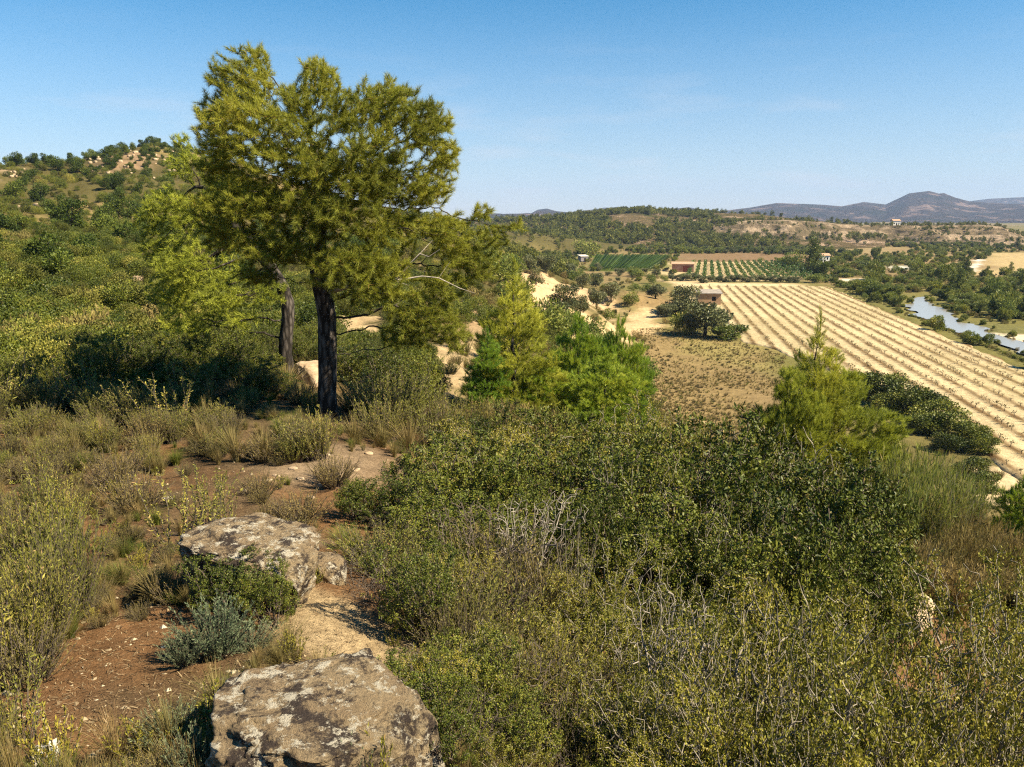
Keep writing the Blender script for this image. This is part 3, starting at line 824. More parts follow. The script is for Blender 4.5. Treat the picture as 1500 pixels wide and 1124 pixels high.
fit("young_b", "pine_tree", "tree", 885, 20.5, 525, 150, "low spreading bright green young pine in front of the round headed one", YP)
fit("young_b", "pine_tree", "tree", 795, 21, 530, 110, "low young pine filling the foot of the slender yellow green pine", YP)
fit("young_c", "pine_tree", "tree", 1180, 24, 484, 125, "tall pointed yellow green young pine in front of the pale vineyard", YP)
fit("young_d", "pine_tree", "tree", 1222, 24.5, 548, 170, "broad yellow green young pine merging with the tall pointed one", YP)
fit("young_d", "pine_tree", "tree", 1145, 23, 545, 110, "dark lower young pine at the left of the tall pointed one", YP)
fit("young_b", "pine_tree", "tree", 1490, 27, 700, 95, "bright green young pine cut by the photo edge below the pale field")
fit("young_b", "pine_tree", "tree", 1485, 19, 808, 110, "bright green round young pine low on the slope at the lower right edge")

# ---- shrubs seen close by
def shrub(key, seed, W, H, nst, natt, step, kill, leaf, lm, bm_, bare=0.0, shell=0.4, tip=0.0025, base=0.02, lob=7, steps=5):
    g = np.random.default_rng(seed)
    L = [(0, 0, H * 0.45, W * 0.36, W * 0.36, H * 0.42)]
    for k in range(lob):
        a = k * 2.4 + g.random(); e = W * (0.18 + 0.2 * g.random()); q = W * (0.14 + 0.10 * g.random())
        L.append((math.cos(a) * e, math.sin(a) * e, H * (0.3 + 0.5 * g.random()), q, q, q * 0.9 * H / W * 1.2))
    att = lobes_pts(L, natt, g, shell); att[:, 2] = np.maximum(att[:, 2], 0.03)
    pos0, par0 = [], []
    for k in range(nst):
        a = g.random() * 6.28; e = g.random() * W * 0.10
        pos0.append((math.cos(a) * e, math.sin(a) * e, -0.05)); par0.append(-1)
    pos, par = colonize(att, pos0, par0, g, step, kill, jitter=0.35, trop=(0, 0, 0.1), maxn=3500)
    r = radii(par, tip, 2.3, base)
    V, Q = tubes(pos, par, r, 6)
    tm = mesh_np(key + " branches", V, [Q], [bm_], smooth=True)
    if leaf is None:
        return reg(key, branches=tm)
    sel = np.where((to_tip(par) <= steps) & (par >= 0) & (g.random(len(pos)) > bare))[0]
    p0, pp = pos[sel], pos[par[sel]]; d0 = unit(p0 - pp)
    P = np.concatenate([p0, p0 * .65 + pp * .35, p0 * .3 + pp * .7]); D_ = np.concatenate([d0] * 3)
    V, T = leaves(P, D_, leaf["n"], g, leaf["L"], leaf["W"], leaf.get("spread", 0.8), step * leaf.get("jit", 0.35), leaf.get("up", 0.25))
    fm = mesh_np(key + " foliage", V, [T], [lm], clump_tint(P, leaf["n"], g, leaf.get("cs", 3.0), seed=seed, dry=leaf.get("dry", 0.03)))
    return reg(key, branches=tm, foliage=fm)
OAKL = dict(n=10, L=0.017, W=0.010, jit=0.26)
for i, k in enumerate("ab"):
    shrub("oak_" + k, 51 + i, 1.0, 0.85, 5, 1500, 0.045, 0.055, (OAKL, dict(OAKL, L=0.025, W=0.009, n=8))[i], M["oak"], M["twig"], bare=0.15)
    shrub("olive_" + k, 61 + i, 1.0, 0.8, 6, 1400, 0.045, 0.055, (dict(OAKL, n=11, L=0.0145, W=0.0085), dict(OAKL, n=12, L=0.0125, W=0.007))[i], M["oak_olive"], M["pale_wood"], bare=0.42, base=0.014, tip=0.002)
shrub("sparse_a", 71, 1.0, 0.8, 5, 900, 0.05, 0.06, dict(OAKL, n=7, L=.014, W=.008), M["oak_olive"], M["pale_wood"], bare=0.6, base=0.02, tip=0.002)
shrub("dead_a", 75, 1.0, 0.7, 6, 900, 0.05, 0.055, None, None, M["dead"], tip=0.0022, base=0.016)
shrub("dead_b", 76, 1.0, 0.55, 9, 1100, 0.045, 0.05, None, None, M["twig"], tip=0.0022, base=0.010)

def stems(key, seed, H, W, nst, per, L, Wd, lm, bm_, lean=0.5, curve=0.3, leafspread=0.5, start=0.15, r0=0.004, hvar=0.4, two=True):
    """many stems from one foot, with narrow leaves all along"""
    g = np.random.default_rng(seed)
    V, Q, off = [], [], 0; LP, LD = [], []
    for k in range(nst):
        a = g.random() * 6.28; ln = lean * g.random() ** 0.6
        d = unit(np.array((math.cos(a) * ln, math.sin(a) * ln, 1.0)))
        hh = H * (1 - hvar * g.random()); p = np.array((math.cos(a), math.sin(a), 0)) * W * 0.12 * g.random()
        pts = [p.copy()]; cd = d.copy(); bend = g.normal(size=3) * curve * 0.25
        for q in range(7):
            cd = unit(cd + bend * 0.25 + np.array((0, 0, 0.06)) + g.normal(size=3) * 0.06); p = p + cd * hh / 7; pts.append(p.copy())
        pts = np.array(pts); rad = np.linspace(r0, r0 * 0.35, 8); pts[0, 2] -= 0.03
        t = unit(np.gradient(pts, axis=0)); A = unit(np.cross(t, (0.3, 0.9, 0.1))); B = np.cross(t, A)
        an = np.arange(3) * 2.094
        V.append((pts[:, None] + rad[:, None, None] * (A[:, None] * np.cos(an)[None, :, None] + B[:, None] * np.sin(an)[None, :, None])).reshape(-1, 3))
        i = np.arange(7)[:, None] * 3; j = np.arange(3)[None]; j2 = (j + 1) % 3
        Q.append(np.stack([i + j, i + j2, i + 3 + j2, i + 3 + j], -1).reshape(-1, 4) + off)
        if k: Q.append(np.array([[off - 24, off - 23, off + 1, off]]))
        off += 24
        if per:
            f = start + (1 - start) * g.random(per)
            fi = np.clip(f * 7, 0, 6.999); i0 = fi.astype(int); fr = (fi - i0)[:, None]
            LP.append(pts[i0] * (1 - fr) + pts[i0 + 1] * fr); LD.append(t[i0])
    sm = mesh_np(key + " stems", np.concatenate(V), [np.concatenate(Q)], [bm_], smooth=True)
    if not per: return reg(key, stems=sm)
    P = np.concatenate(LP); D_ = np.concatenate(LD)
    Vv, T = leaves(P, D_ * 1.6, 1, g, L, Wd, leafspread, 0.003, 0.1)
    fm = mesh_np(key + " foliage", Vv, [T], [lm], clump_tint(P, 1, g, 5.0, seed=seed, dry=0.04))
    return reg(key, stems=sm, foliage=fm)
stems("rose_a", 81, 0.65, 0.8, 130, 75, 0.026, 0.0045, M["rosemary"], M["twig"], 0.75)
stems("rose_b", 82, 0.55, 0.9, 110, 60, 0.028, 0.005, M["rosemary"], M["twig"], 1.0, 0.5)
stems("grey_a", 83, 0.50, 0.8, 110, 80, 0.026, 0.006, M["rosemary_grey"], M["twig"], 0.8)
stems("brown_a", 84, 0.40, 0.8, 130, 45, 0.022, 0.004, M["heath_brown"], M["twig"], 1.1, 0.6)
stems("sprig_a", 85, 0.40, 0.4, 22, 55, 0.024, 0.008, M["oak_olive"], M["twig"], 0.6, 0.4)
stems("sprig_b", 86, 0.70, 0.5, 14, 70, 0.026, 0.007, M["rosemary"], M["twig"], 0.45, 0.4)
stems("stalk_a", 87, 1.1, 0.3, 9, 26, 0.05, 0.006, M["dry_grass"], M["dead"], 0.3, 0.3, 0.35, 0.35, 0.0035)
stems("reed_a", 88, 2.0, 1.2, 160, 24, 0.22, 0.020, M["reed"], M["pale_wood"], 0.45, 0.3, 0.45, 0.1, 0.007)
M["herb"] = leaf_mat("dry herb leaves", [(0.0, (0.10, 0.075, 0.025)), (0.5, (0.20, 0.155, 0.045)), (1.0, (0.34, 0.26, 0.10))], 0.25, 0.7, 0.15, 0.3)
stems("reed_b", 89, 1.4, 1.2, 150, 26, 0.16, 0.018, M["herb"], M["twig"], 0.8, 0.4, 0.5, 0.1, 0.006)

def grass(key, seed, H, nb, mat, lean=0.9, wd=0.004):
    g = np.random.default_rng(seed)
    a = g.random(nb) * 6.28; ln = lean * g.random(nb)
    h = H * (0.55 + 0.6 * g.random(nb))
    out = np.stack([np.cos(a), np.sin(a), 0 * a], 1)
    base = out * 0.05 * g.random((nb, 1)); side = np.stack([-np.sin(a), np.cos(a), 0 * a], 1) * wd * 0.5
    V, off = [], 0
    pts = []
    for f in (0, 0.35, 0.7, 1.0):
        pts.append(base + out * (ln * h * f ** 1.8)[:, None] + np.array((0, 0, 1))[None] * (h * (f - 0.35 * ln * f ** 2.2))[:, None])
    sw = [1, 0.9, 0.6, 0.12]
    V = np.stack([p + s * w for p, w in zip(pts, sw) for s in (-side, side)], 1).reshape(-1, 3)
    i = np.arange(nb)[:, None] * 8
    Q = np.concatenate([np.stack([i[:, 0] + k, i[:, 0] + k + 1, i[:, 0] + k + 3, i[:, 0] + k + 2], -1) for k in (0, 2, 4)])
    t = np.tile(np.clip(g.random(nb), 0, 1), 3)
    return reg(key, blades=mesh_np(key, V, [Q], [mat], t))
grass("straw", 91, 0.42, 260, M["dry_grass"]); grass("tussock", 92, 0.34, 300, M["green_grass"], 1.1)

RC, OC = "shrub", "shrub"
def many(L, keys, name, cat, label, group):
    for i, a in enumerate(L):
        k = keys if isinstance(keys, str) else keys[i % len(keys)]
        if isinstance(label, (list, tuple)): fit(k, name, cat, *a, label[i], group)
        else: fit(k, name, cat, *a, label, group)
# lower right thicket
many([(1140,3.6,885,330),(1330,3.7,868,330),(1490,4.0,852,260),(1020,3.2,960,240),(1240,3.0,955,330),(1430,2.9,965,320),(1090,2.6,1030,260),(1500,2.5,1010,220),(1330,2.35,1060,260),(960,2.8,1010,200),(1180,4.3,850,240),(1420,4.5,835,240)],
     ("olive_a", "olive_b"), "evergreen_shrub", RC, "yellow olive evergreen shrub with small leaves in the lower right thicket", "lower right thicket shrubs")
many([(1190,3.2,880,260),(1390,3.1,890,260),(1060,3.1,890,230),(1300,2.7,930,240),(1430,2.6,950,220),(1160,2.6,980,220),(980,2.9,960,180)], "sparse_a", "leafless_shrub", RC,
     "half bare shrub with pale grey branches in the lower right thicket", "half bare shrubs of the thicket")
many([(890,4.7,808,230),(795,5.0,818,150),(975,4.3,845,170),(860,4.0,900,190),(915,3.4,950,180)], ("olive_b", "olive_a"), "evergreen_shrub", RC,
     "yellow olive shrub in the lower middle, in front of the dark green thicket", "lower middle olive shrubs")
many([(660,4.3,832,180),(625,4.9,800,130),(730,4.1,868,150),(740,3.5,945,140),(790,3.7,930,160),(720,5.2,790,170),(560,5.4,770,130),(800,3.1,1010,170)], ("rose_a", "rose_b"), "rosemary_bush", RC,
     "fine leaved yellowish rosemary bush right of the two boulders", "rosemary beside the boulders")
many([(745,3.2,975,200),(680,3.7,945,130),(830,3.0,1010,180),(775,5.6,715,140),(700,5.2,745,170),(965,3.6,870,180),(1090,3.5,880,150),(1270,3.3,870,160),(870,8.4,620,110),(1000,7.2,650,120)], ("dead_b", "dead_a"), "leafless_shrub", RC,
     "leafless tangle of dry grey twigs among the middle shrubs", "leafless twiggy shrubs")
many([(530,4.9,815,120),(560,4.4,850,110)], "dead_b", "leafless_shrub", RC, ["dark leafless bush right behind the rear boulder", "dark leafless bush on the pale earth beside the rear boulder"], None)
many([(665,3.9,865,110),(655,4.3,860,100),(710,3.6,930,130),(680,3.4,950,100),(700,3.2,1000,150),(780,3.4,1000,140),(760,4.9,790,120),(690,5.4,770,110),(850,3.6,960,120),(950,3.3,960,110)], "brown_a", "heath_bush", RC,
     "brown withered heath bush between the boulders and the olive shrubs", "withered heath of the middle")
many([(575,4.2,885,80),(690,2.9,1015,100),(720,4.4,840,110),(810,5.3,745,110)], "dead_b", "leafless_shrub", RC, "dark leafless bush of fine twigs beside the withered heath", "dark leafless bushes")
# dark thicket of the middle right
many([(860,7.8,635,220),(1000,8.4,605,260),(1130,7.9,640,260),(1240,7.4,690,220),(930,6.7,690,240),(1080,6.6,700,280),(1200,6.4,730,240),(1285,6.4,775,130),(1010,5.8,755,200),(1130,5.6,775,200),(1235,5.6,805,160),(860,6.0,725,150)],
     ("oak_a", "oak_b"), "evergreen_shrub", RC, "dark green evergreen shrub of the dense thicket in the middle right", "dark thicket shrubs")
many([(650,7.3,638,190),(570,6.9,690,140),(740,7.5,650,180),(640,6.2,710,170),(780,6.4,720,150),(720,5.9,745,150),(520,6.9,700,60)],
     ("oak_b", "oak_a"), "evergreen_shrub", RC, "dark leaved shrub at the right edge of the bare red clearing", "shrubs at the edge of the clearing")
many([(720,9.6,612,150),(800,10.6,590,160),(880,10.8,592,170),(965,10.8,585,150),(690,11.2,605,120),(1050,10.4,620,120),(770,8.9,620,160),(910,9.2,615,190),(840,9.2,610,180),(1150,10,650,150),(1220,9.4,690,150),(660,8.6,640,120)],
     ("olive_a", "oak_b", "olive_b"), "evergreen_shrub", RC, "olive green shrub in front of the young pines", "shrubs in front of the young pines")
many([(1090,9.4,625,200),(1180,8.6,640,200),(1240,8.4,655,150),(930,7.0,655,150),(1060,5.9,735,160)], "sparse_a", "leafless_shrub", RC, "sparse shrub with long dark bare branches above the dark thicket", "sparse shrubs above the thicket")
# reeds and dry herbs on the slope to the right
many([(1330,19,655,60),(1290,18,660,55),(1370,21,655,50),(1350,16,700,60),(1410,19,700,50),(1310,15,715,60),(1340,18,670,50),(1380,17,690,55),(1320,17,690,50)], "reed_a", "reed_clump", "reeds",
     "tall yellow green reeds on the slope below the pale vineyard", "reeds on the right slope")
many([(1400,14,770,60),(1370,12.5,790,70),(1440,15,780,60),(1340,12,790,60),(1420,12,830,70),(1300,22,645,50),(1265,20,655,50),(1450,13,850,60),(1470,19,770,50),(1390,16,735,60),(1430,17,750,55)], "reed_b", "herb_clump", "herbs",
     "tall brown dry herbs on the right slope", "dry herbs on the right slope")
# left heath
gl = random.Random(5)
L1, L2, L3 = [], [], []
for i in range(74):
    Y = gl.uniform(3.2, 13); px = gl.uniform(-130, 60 + 14 * (Y - 3) + 110 * (Y > 10))
    (L1 if i % 5 < 2 else L2 if i % 5 < 4 else L3).append((px, Y, None, None))
def heath(L, keys, name, cat, label, group, lo, hi):
    for i, (px, Y, _, _) in enumerate(L):
        x, y, z, d = at(px, Y); k = keys[i % len(keys)]
        put(k, name, cat, (x, y, z - .02), gl.uniform(lo, hi), gl.uniform(0, 6.28), label, group, gl.uniform(lo, hi) * 1.05)
heath(L1, ("rose_a", "rose_b", "rose_a"), "rosemary_bush", RC, "yellow green rosemary bush in the heath at the left edge", "rosemary of the left heath", 0.5, 0.9)
heath(L2, ("brown_a", "rose_b", "brown_a"), "heath_bush", RC, "low withered bush in the heath at the left edge", "brown bushes of the left heath", 0.7, 1.1)
heath(L3, ("sprig_b", "sprig_a"), "leafy_sprig", "plant", "thin leafy sprig in the heath at the left edge", "sprigs of the left heath", 0.8, 1.2)
many([(315,3.4,885,105),(365,3.5,925,80),(270,3.3,930,70)], "grey_a", "rosemary_bush", RC,
     ["largest grey green rosemary bush left of the front boulder", "grey green rosemary bush in front of the rear boulder", "smaller grey green rosemary bush left of the largest one"], None)
many([(340,4.0,815,130),(395,3.9,830,90)], "oak_a", "evergreen_shrub", RC, ["small dark shrub against the rear boulder's left face", "small dark shrub against the rear boulder's front"], None)
many([(110,4.1,760,100),(60,3.6,800,110)], "rose_a", "rosemary_bush", RC, ["dark leaning rosemary bush on the red earth at the left", "rosemary bush behind the dark leaning one at the left edge"], None)
many([(300,6.4,680,90),(330,6.2,690,60),(265,5.6,745,110)], "sprig_b", "leafy_sprig", "plant", ["tall dark sprig on the red clearing left of the rear boulder", "tall sprig right beside the tallest one on the clearing", "low sprigs behind the rear boulder"], None)
many([(200,6.9,690,90),(170,8.4,655,80),(300,9.6,655,60),(390,9.2,640,80),(440,6.6,720,90),(380,7.6,690,60),(490,8.3,665,70),(430,5.6,760,80)], "brown_a", "heath_bush", RC,
     "low brown bush on the red clearing in front of the pine", "brown bushes on the clearing")
many([(520,5.6,765,110),(500,6.2,770,60)], "tussock", "grass_tussock", "grass", ["bright green grass tussock behind the rear boulder", "small green grass tussock beside the bright one"], None)
many([(180,4.8,820,70),(215,4.7,822,70)], "tussock", "grass_tussock", "grass", ["yellow green grass tussock left of the rear boulder", "second yellow green grass tussock nearest the rear boulder"], None)
many([(470,10.8,605,90),(520,10.8,600,80),(430,11,610,70),(600,10.6,600,90),(560,11,610,80),(400,11.5,600,60)], "straw", "grass_tussock", "grass", "straw coloured grass tussock at the foot of the large pine", "straw tussocks under the pine")
many([(420,14,525,120),(370,13.5,540,80),(330,12,580,60),(650,12.5,570,80)], "straw", "grass_tussock", "grass", "tall straw coloured grass behind the foot of the large pine", "tall straw behind the pine")
many([(575,12.5,545,130),(620,12.8,560,110),(540,13,560,90),(560,11.4,580,90),(520,13.2,575,60),(640,11.6,585,90),(690,12.6,580,70)], ("rose_a", "rose_b"), "rosemary_bush", RC, "upright olive rosemary bush just right of the large pine trunk", "rosemary right of the pine")
many([(250,11,585,90),(205,11.6,560,90),(280,12.4,590,80),(160,12,570,90),(120,12.4,575,90),(60,12.6,560,100),(10,12.4,560,100),(-50,12.4,555,100)], ("sprig_b", "rose_a"), "rosemary_bush", RC, "yellow green bush at the back edge of the left heath", "bushes at the back of the left heath")
many([(340,13.2,572,130),(400,13.4,585,100),(300,14,560,120),(380,15,552,100),(260,14.6,550,100)], ("oak_a", "oak_b"), "evergreen_shrub", RC, "dark shrub in the shade left of the large pine", "shaded shrubs left of the pine")
many([(560,16.5,505,120),(610,17,510,90),(520,17,510,80)], "oak_b", "evergreen_shrub", RC, "dark green shrub between the pine trunk and the sandy bank", "shrubs before the sandy bank")
many([(690,2.6,1078,90),(740,2.5,1085,80),(660,2.6,1090,60)], "tussock", "grass_tussock", "grass", "green grass tussock right of the front boulder", "green tussocks beside the front boulder")
many([(300,2.6,1020,100),(250,2.55,1040,90),(350,2.45,1060,90),(420,2.3,1075,90),(500,2.25,1085,90),(560,2.2,1085,80),(200,2.5,1050,80),(290,2.3,1075,90)], ("sprig_a", "grey_a", "sprig_a"), "leafy_sprig", "plant", "low green sprigs in front of the front boulder", "sprigs at the front boulder")
many([(30,2.6,960,110),(-20,2.4,1000,110),(80,2.4,1030,80)], ("sprig_b", "rose_b", "sprig_a"), "leafy_sprig", "plant", "green sprigs in the lower left corner", "sprigs of the lower left corner")
many([(835,4.8,770,60),(800,4.9,790,50)], "stalk_a", "dry_stalks", "plant", ["tall pale dry stalks in front of the dark thicket", "shorter pale dry stalks left of the tall ones"], None)
many([(1190,3.0,890,30),(330,5.6,740,30),(590,3.4,960,40)], "stalk_a", "dry_stalks", "plant", ["single pale stalk standing in the lower right thicket", "thin pale stalks behind the rear boulder", "thin pale stalks over the front boulder's right end"], None)

# ------------------------------------------------------------------ boulders and stones
def boulder(name, px, Y, w, d, h, seed, label, rz=0.0, mat="rock", sink=0.35, group=None, flat=0.5, sub=6):
    bm = bmesh.new(); bmesh.ops.create_icosphere(bm, subdivisions=sub, radius=1.0)
    me = bpy.data.meshes.new(name); bm.to_mesh(me); bm.free()
    p = _co(me).astype(float)
    g = np.random.default_rng(seed)
    q = np.sign(p) * np.abs(p) ** 0.75
    q = q * (1 + 0.38 * fbm3(p * 1.1 + seed, 3, seed))[:, None]
    for _ in range(9):                                            # split faces, as broken rock has
        nrm = unit(g.normal(size=3)); off = 0.62 + 0.28 * g.random()
        e = q @ nrm - off; q = q - np.maximum(e, 0)[:, None] * nrm * 0.85
    q = q + unit(p) * (0.17 * fbm3(p * 3.0, 7, seed + 5, 0.66))[:, None]
    q[:, 2] = np.where(q[:, 2] > flat, flat + (q[:, 2] - flat) * 0.35, q[:, 2])
    q = q * np.array((w / 2, d / 2, h))
    me.vertices.foreach_set("co", q.astype(np.float32).ravel())
    me.polygons.foreach_set("use_smooth", np.ones(len(me.polygons), bool)); me.update()
    me.materials.append(M[mat])
    x, y, z, _ = at(px, Y)
    o = link(name, me, loc=(x, y, z + h * (0.5 - sink))); o.rotation_euler = (0, 0, rz)
    return tag(o, label, "rock", group)
boulder("boulder", 487, 2.5, 0.74, 0.80, 0.44, 3, "large front boulder patched with pale and dark lichen", 0.25, sink=0.24)
boulder("boulder", 378, 4.45, 0.92, 0.78, 0.46, 5, "rear boulder with a shaded overhang, behind the grey green rosemary", -0.1, sink=0.22)
boulder("boulder", 478, 4.9, 0.22, 0.35, 0.22, 8, "small dark rock at the right end of the rear boulder", 0.4, sub=5)
boulder("boulder", 672, 11.9, 0.6, 0.8, 0.45, 9, "pale angular rock between the pine trunk and the young pines", 0.5, "sandstone", sub=5)
boulder("boulder", 462, 15.2, 0.8, 0.7, 0.6, 12, "pale rock half hidden behind the large pine trunk", 0.2, "sandstone", sub=5)
boulder("boulder", 1338, 8.8, 0.46, 0.9, 0.34, 14, "pale sloping rock above the lower right thicket", -0.6, "sandstone", sub=5, sink=0.1)
boulder("stone", 247, 7.35, 0.10, 0.08, 0.05, 17, "small white stone lying on the red clearing", 0.3, "stone", 0.1, sub=4)
boulder("stone", 70, 2.5, 0.10, 0.16, 0.06, 18, "yellowish stone on the earth in the lower left corner", 0.4, "stone", 0.2, sub=4)
gl2 = random.Random(9)
for a, b in [(440,705),(470,715),(405,700),(360,720),(520,690),(500,705),(430,690),(455,730),(390,712),(540,670),(480,668)]:
    p = G(a, b); d_ = math.hypot(p[0], p[1])
    boulder("stone", a, p[1], gl2.uniform(.06, .14), gl2.uniform(.06, .14), gl2.uniform(.02, .04), gl2.randrange(999), "flat pale stone set in the red clearing before the pine", gl2.uniform(0, 3), "sandstone", 0.35, "pale stones of the clearing", sub=3)

# ------------------------------------------------------------------ plants seen from afar (leaf clumps on a trunk, one mesh each)
def far_plant(key, seed, lobes, n, L, W, lm, bm_, trunk=None, shell=0.3, cs=0.6, up=0.2, vertical=0.0):
    g = np.random.default_rng(seed)
    p = lobes_pts(lobes, n, g, shell); p[:, 2] = np.maximum(p[:, 2], 0.05)
    c = np.array(lobes)[:, :3].mean(0)
    V, T = leaves(p, unit(p - c) + np.array((0, 0, vertical)), 1, g, L, W, 0.7, L * 0.2, up)
    t = clump_tint(p, 1, g, cs, 0.7, seed, 0.01)
    if trunk is not None:
        a, q = tubes(np.array(trunk[0]), trunk[1], np.array(trunk[2]), 6)
        mi = [0] * len(T) + [1] * len(q)
        V2 = np.concatenate([V, a]); me = mesh_np(key, V2, [T, q + len(V)], [lm, bm_], np.concatenate([t, np.zeros(len(q))]), mat_index=mi)
    else:
        me = mesh_np(key, V, [T], [lm], t)
    return reg(key, body=me)
def stick(H, r, forks=3, seed=0):
    g = np.random.default_rng(seed)
    P = [(0, 0, -0.2), (0.02 * H, 0, H * 0.3), (0, 0.02 * H, H * 0.55), (0, 0, H * 0.8)]; par = [-1, 0, 1, 2]; rad = [r, r * .8, r * .6, r * .3]
    for k in range(forks):
        a = g.random() * 6.28; P.append((math.cos(a) * H * .25, math.sin(a) * H * .25, H * (.6 + .2 * g.random()))); par.append(1); rad.append(r * .4)
    return P, par, rad
def blob(g, W, H, low, k, top=1.0):
    L = [(0, 0, H * (low + (top - low) * .5), W * .32, W * .32, H * (1 - low) * .42)]
    for i in range(k):
        a = i * 2.4 + g.random(); e = W * g.uniform(.18, .34); q = W * g.uniform(.13, .22)
        L.append((math.cos(a) * e, math.sin(a) * e, H * g.uniform(low + .12, .86), q, q, q * .75))
    return L
gg = np.random.default_rng(400)
for i, k in enumerate("abc"):
    far_plant("hillpine_" + k, 410 + i, blob(gg, 3.4, 3.4, 0.05, 9), 2600, 0.24, 0.12, M["pine_slope"], M["bark"], stick(3.0, .10, 3, i), cs=0.8, vertical=.5)
    far_plant("hillbush_" + k, 420 + i, blob(gg, 2.0, 1.3, 0.0, 9), 5200, 0.060, 0.038, (M["oak"], M["hill_scrub"], M["rosemary"])[i], None, cs=1.2)
    far_plant("olive_" + k + "_far", 430 + i, blob(gg, 4.4, 3.7, 0.02, 10), 3600, 0.30, 0.13, M["olive"], M["bark"], stick(2.6, .16, 3, i + 5), cs=0.7)
    far_plant("riverbush_" + k, 440 + i, blob(gg, 4.6, 3.2, 0.0, 10), 2400, 0.34, 0.18, M["riverside"], None, cs=0.5)
    far_plant("forest_" + k, 450 + i, blob(gg, 5.0, 5.5, 0.15, 5), 260, 0.9, 0.5, M["pine_hill"], M["bark"], stick(4.5, .15, 2, i + 9), cs=0.4)
far_plant("graybush", 461, blob(gg, 2.2, 1.4, 0.0, 6), 1300, 0.13, 0.03, M["dead"], None, cs=1.0)
far_plant("drybush", 462, blob(gg, 2.2, 1.2, 0.0, 6), 1400, 0.16, 0.05, M["heath_brown"], None, cs=1.0, vertical=.8)
pl = [(math.sin(i * 2.1) * .5, math.cos(i * 1.7) * .5, 1.4 + i * 1.15, 1.9 - .10 * i, 1.9 - .10 * i, 1.2) for i in range(9)] + [(1.6, .3, 4.5, 1.5, 1.4, 2.2), (-1.5, -.2, 3.4, 1.5, 1.4, 2.0)]
far_plant("poplar", 463, pl, 3200, 0.42, 0.26, M["riverside"], M["bark"], stick(9, .25, 4, 3), cs=0.5, vertical=.4)
far_plant("yellowbush", 464, blob(gg, 4.0, 3.0, 0.0, 7), 1300, 0.34, 0.14, M["reed"], None, cs=0.6, vertical=.5)
gvine = np.random.default_rng(470)
def young_vine(key, seed):
    g = np.random.default_rng(seed)
    P = [(0, 0, -.05), (.03, 0, .14), (.02, .03, .28)]; par = [-1, 0, 1]; rad = [.035, .03, .028]
    for k in range(5):
        a = g.random() * 6.28; P.append((math.cos(a) * .22, math.sin(a) * .22, .36 + .14 * g.random())); par.append(2); rad.append(.012)
    a_, q = tubes(np.array(P), par, np.array(rad), 5)
    pp = np.array(P)[g.integers(2, 8, 26)]
    V, T = leaves(pp, unit(g.normal(size=pp.shape)), 1, g, .13, .10, .8, .07, .3)
    me = mesh_np(key, np.concatenate([V, a_]), [T, q + len(V)], [M["heath_vine"], M["twig"]], np.concatenate([g.random(len(T)), np.zeros(len(q))]), mat_index=[0] * len(T) + [1] * len(q))
    return reg(key, body=me)
M["heath_vine"] = leaf_mat("thin vine leaves", [(0.0, (0.05, 0.05, 0.015)), (0.6, (0.11, 0.10, 0.025)), (1.0, (0.22, 0.13, 0.05))], 0.25, 0.6, 0.2, 0.2)
for i, k in enumerate("abc"): young_vine("young_vine_" + k, 471 + i)

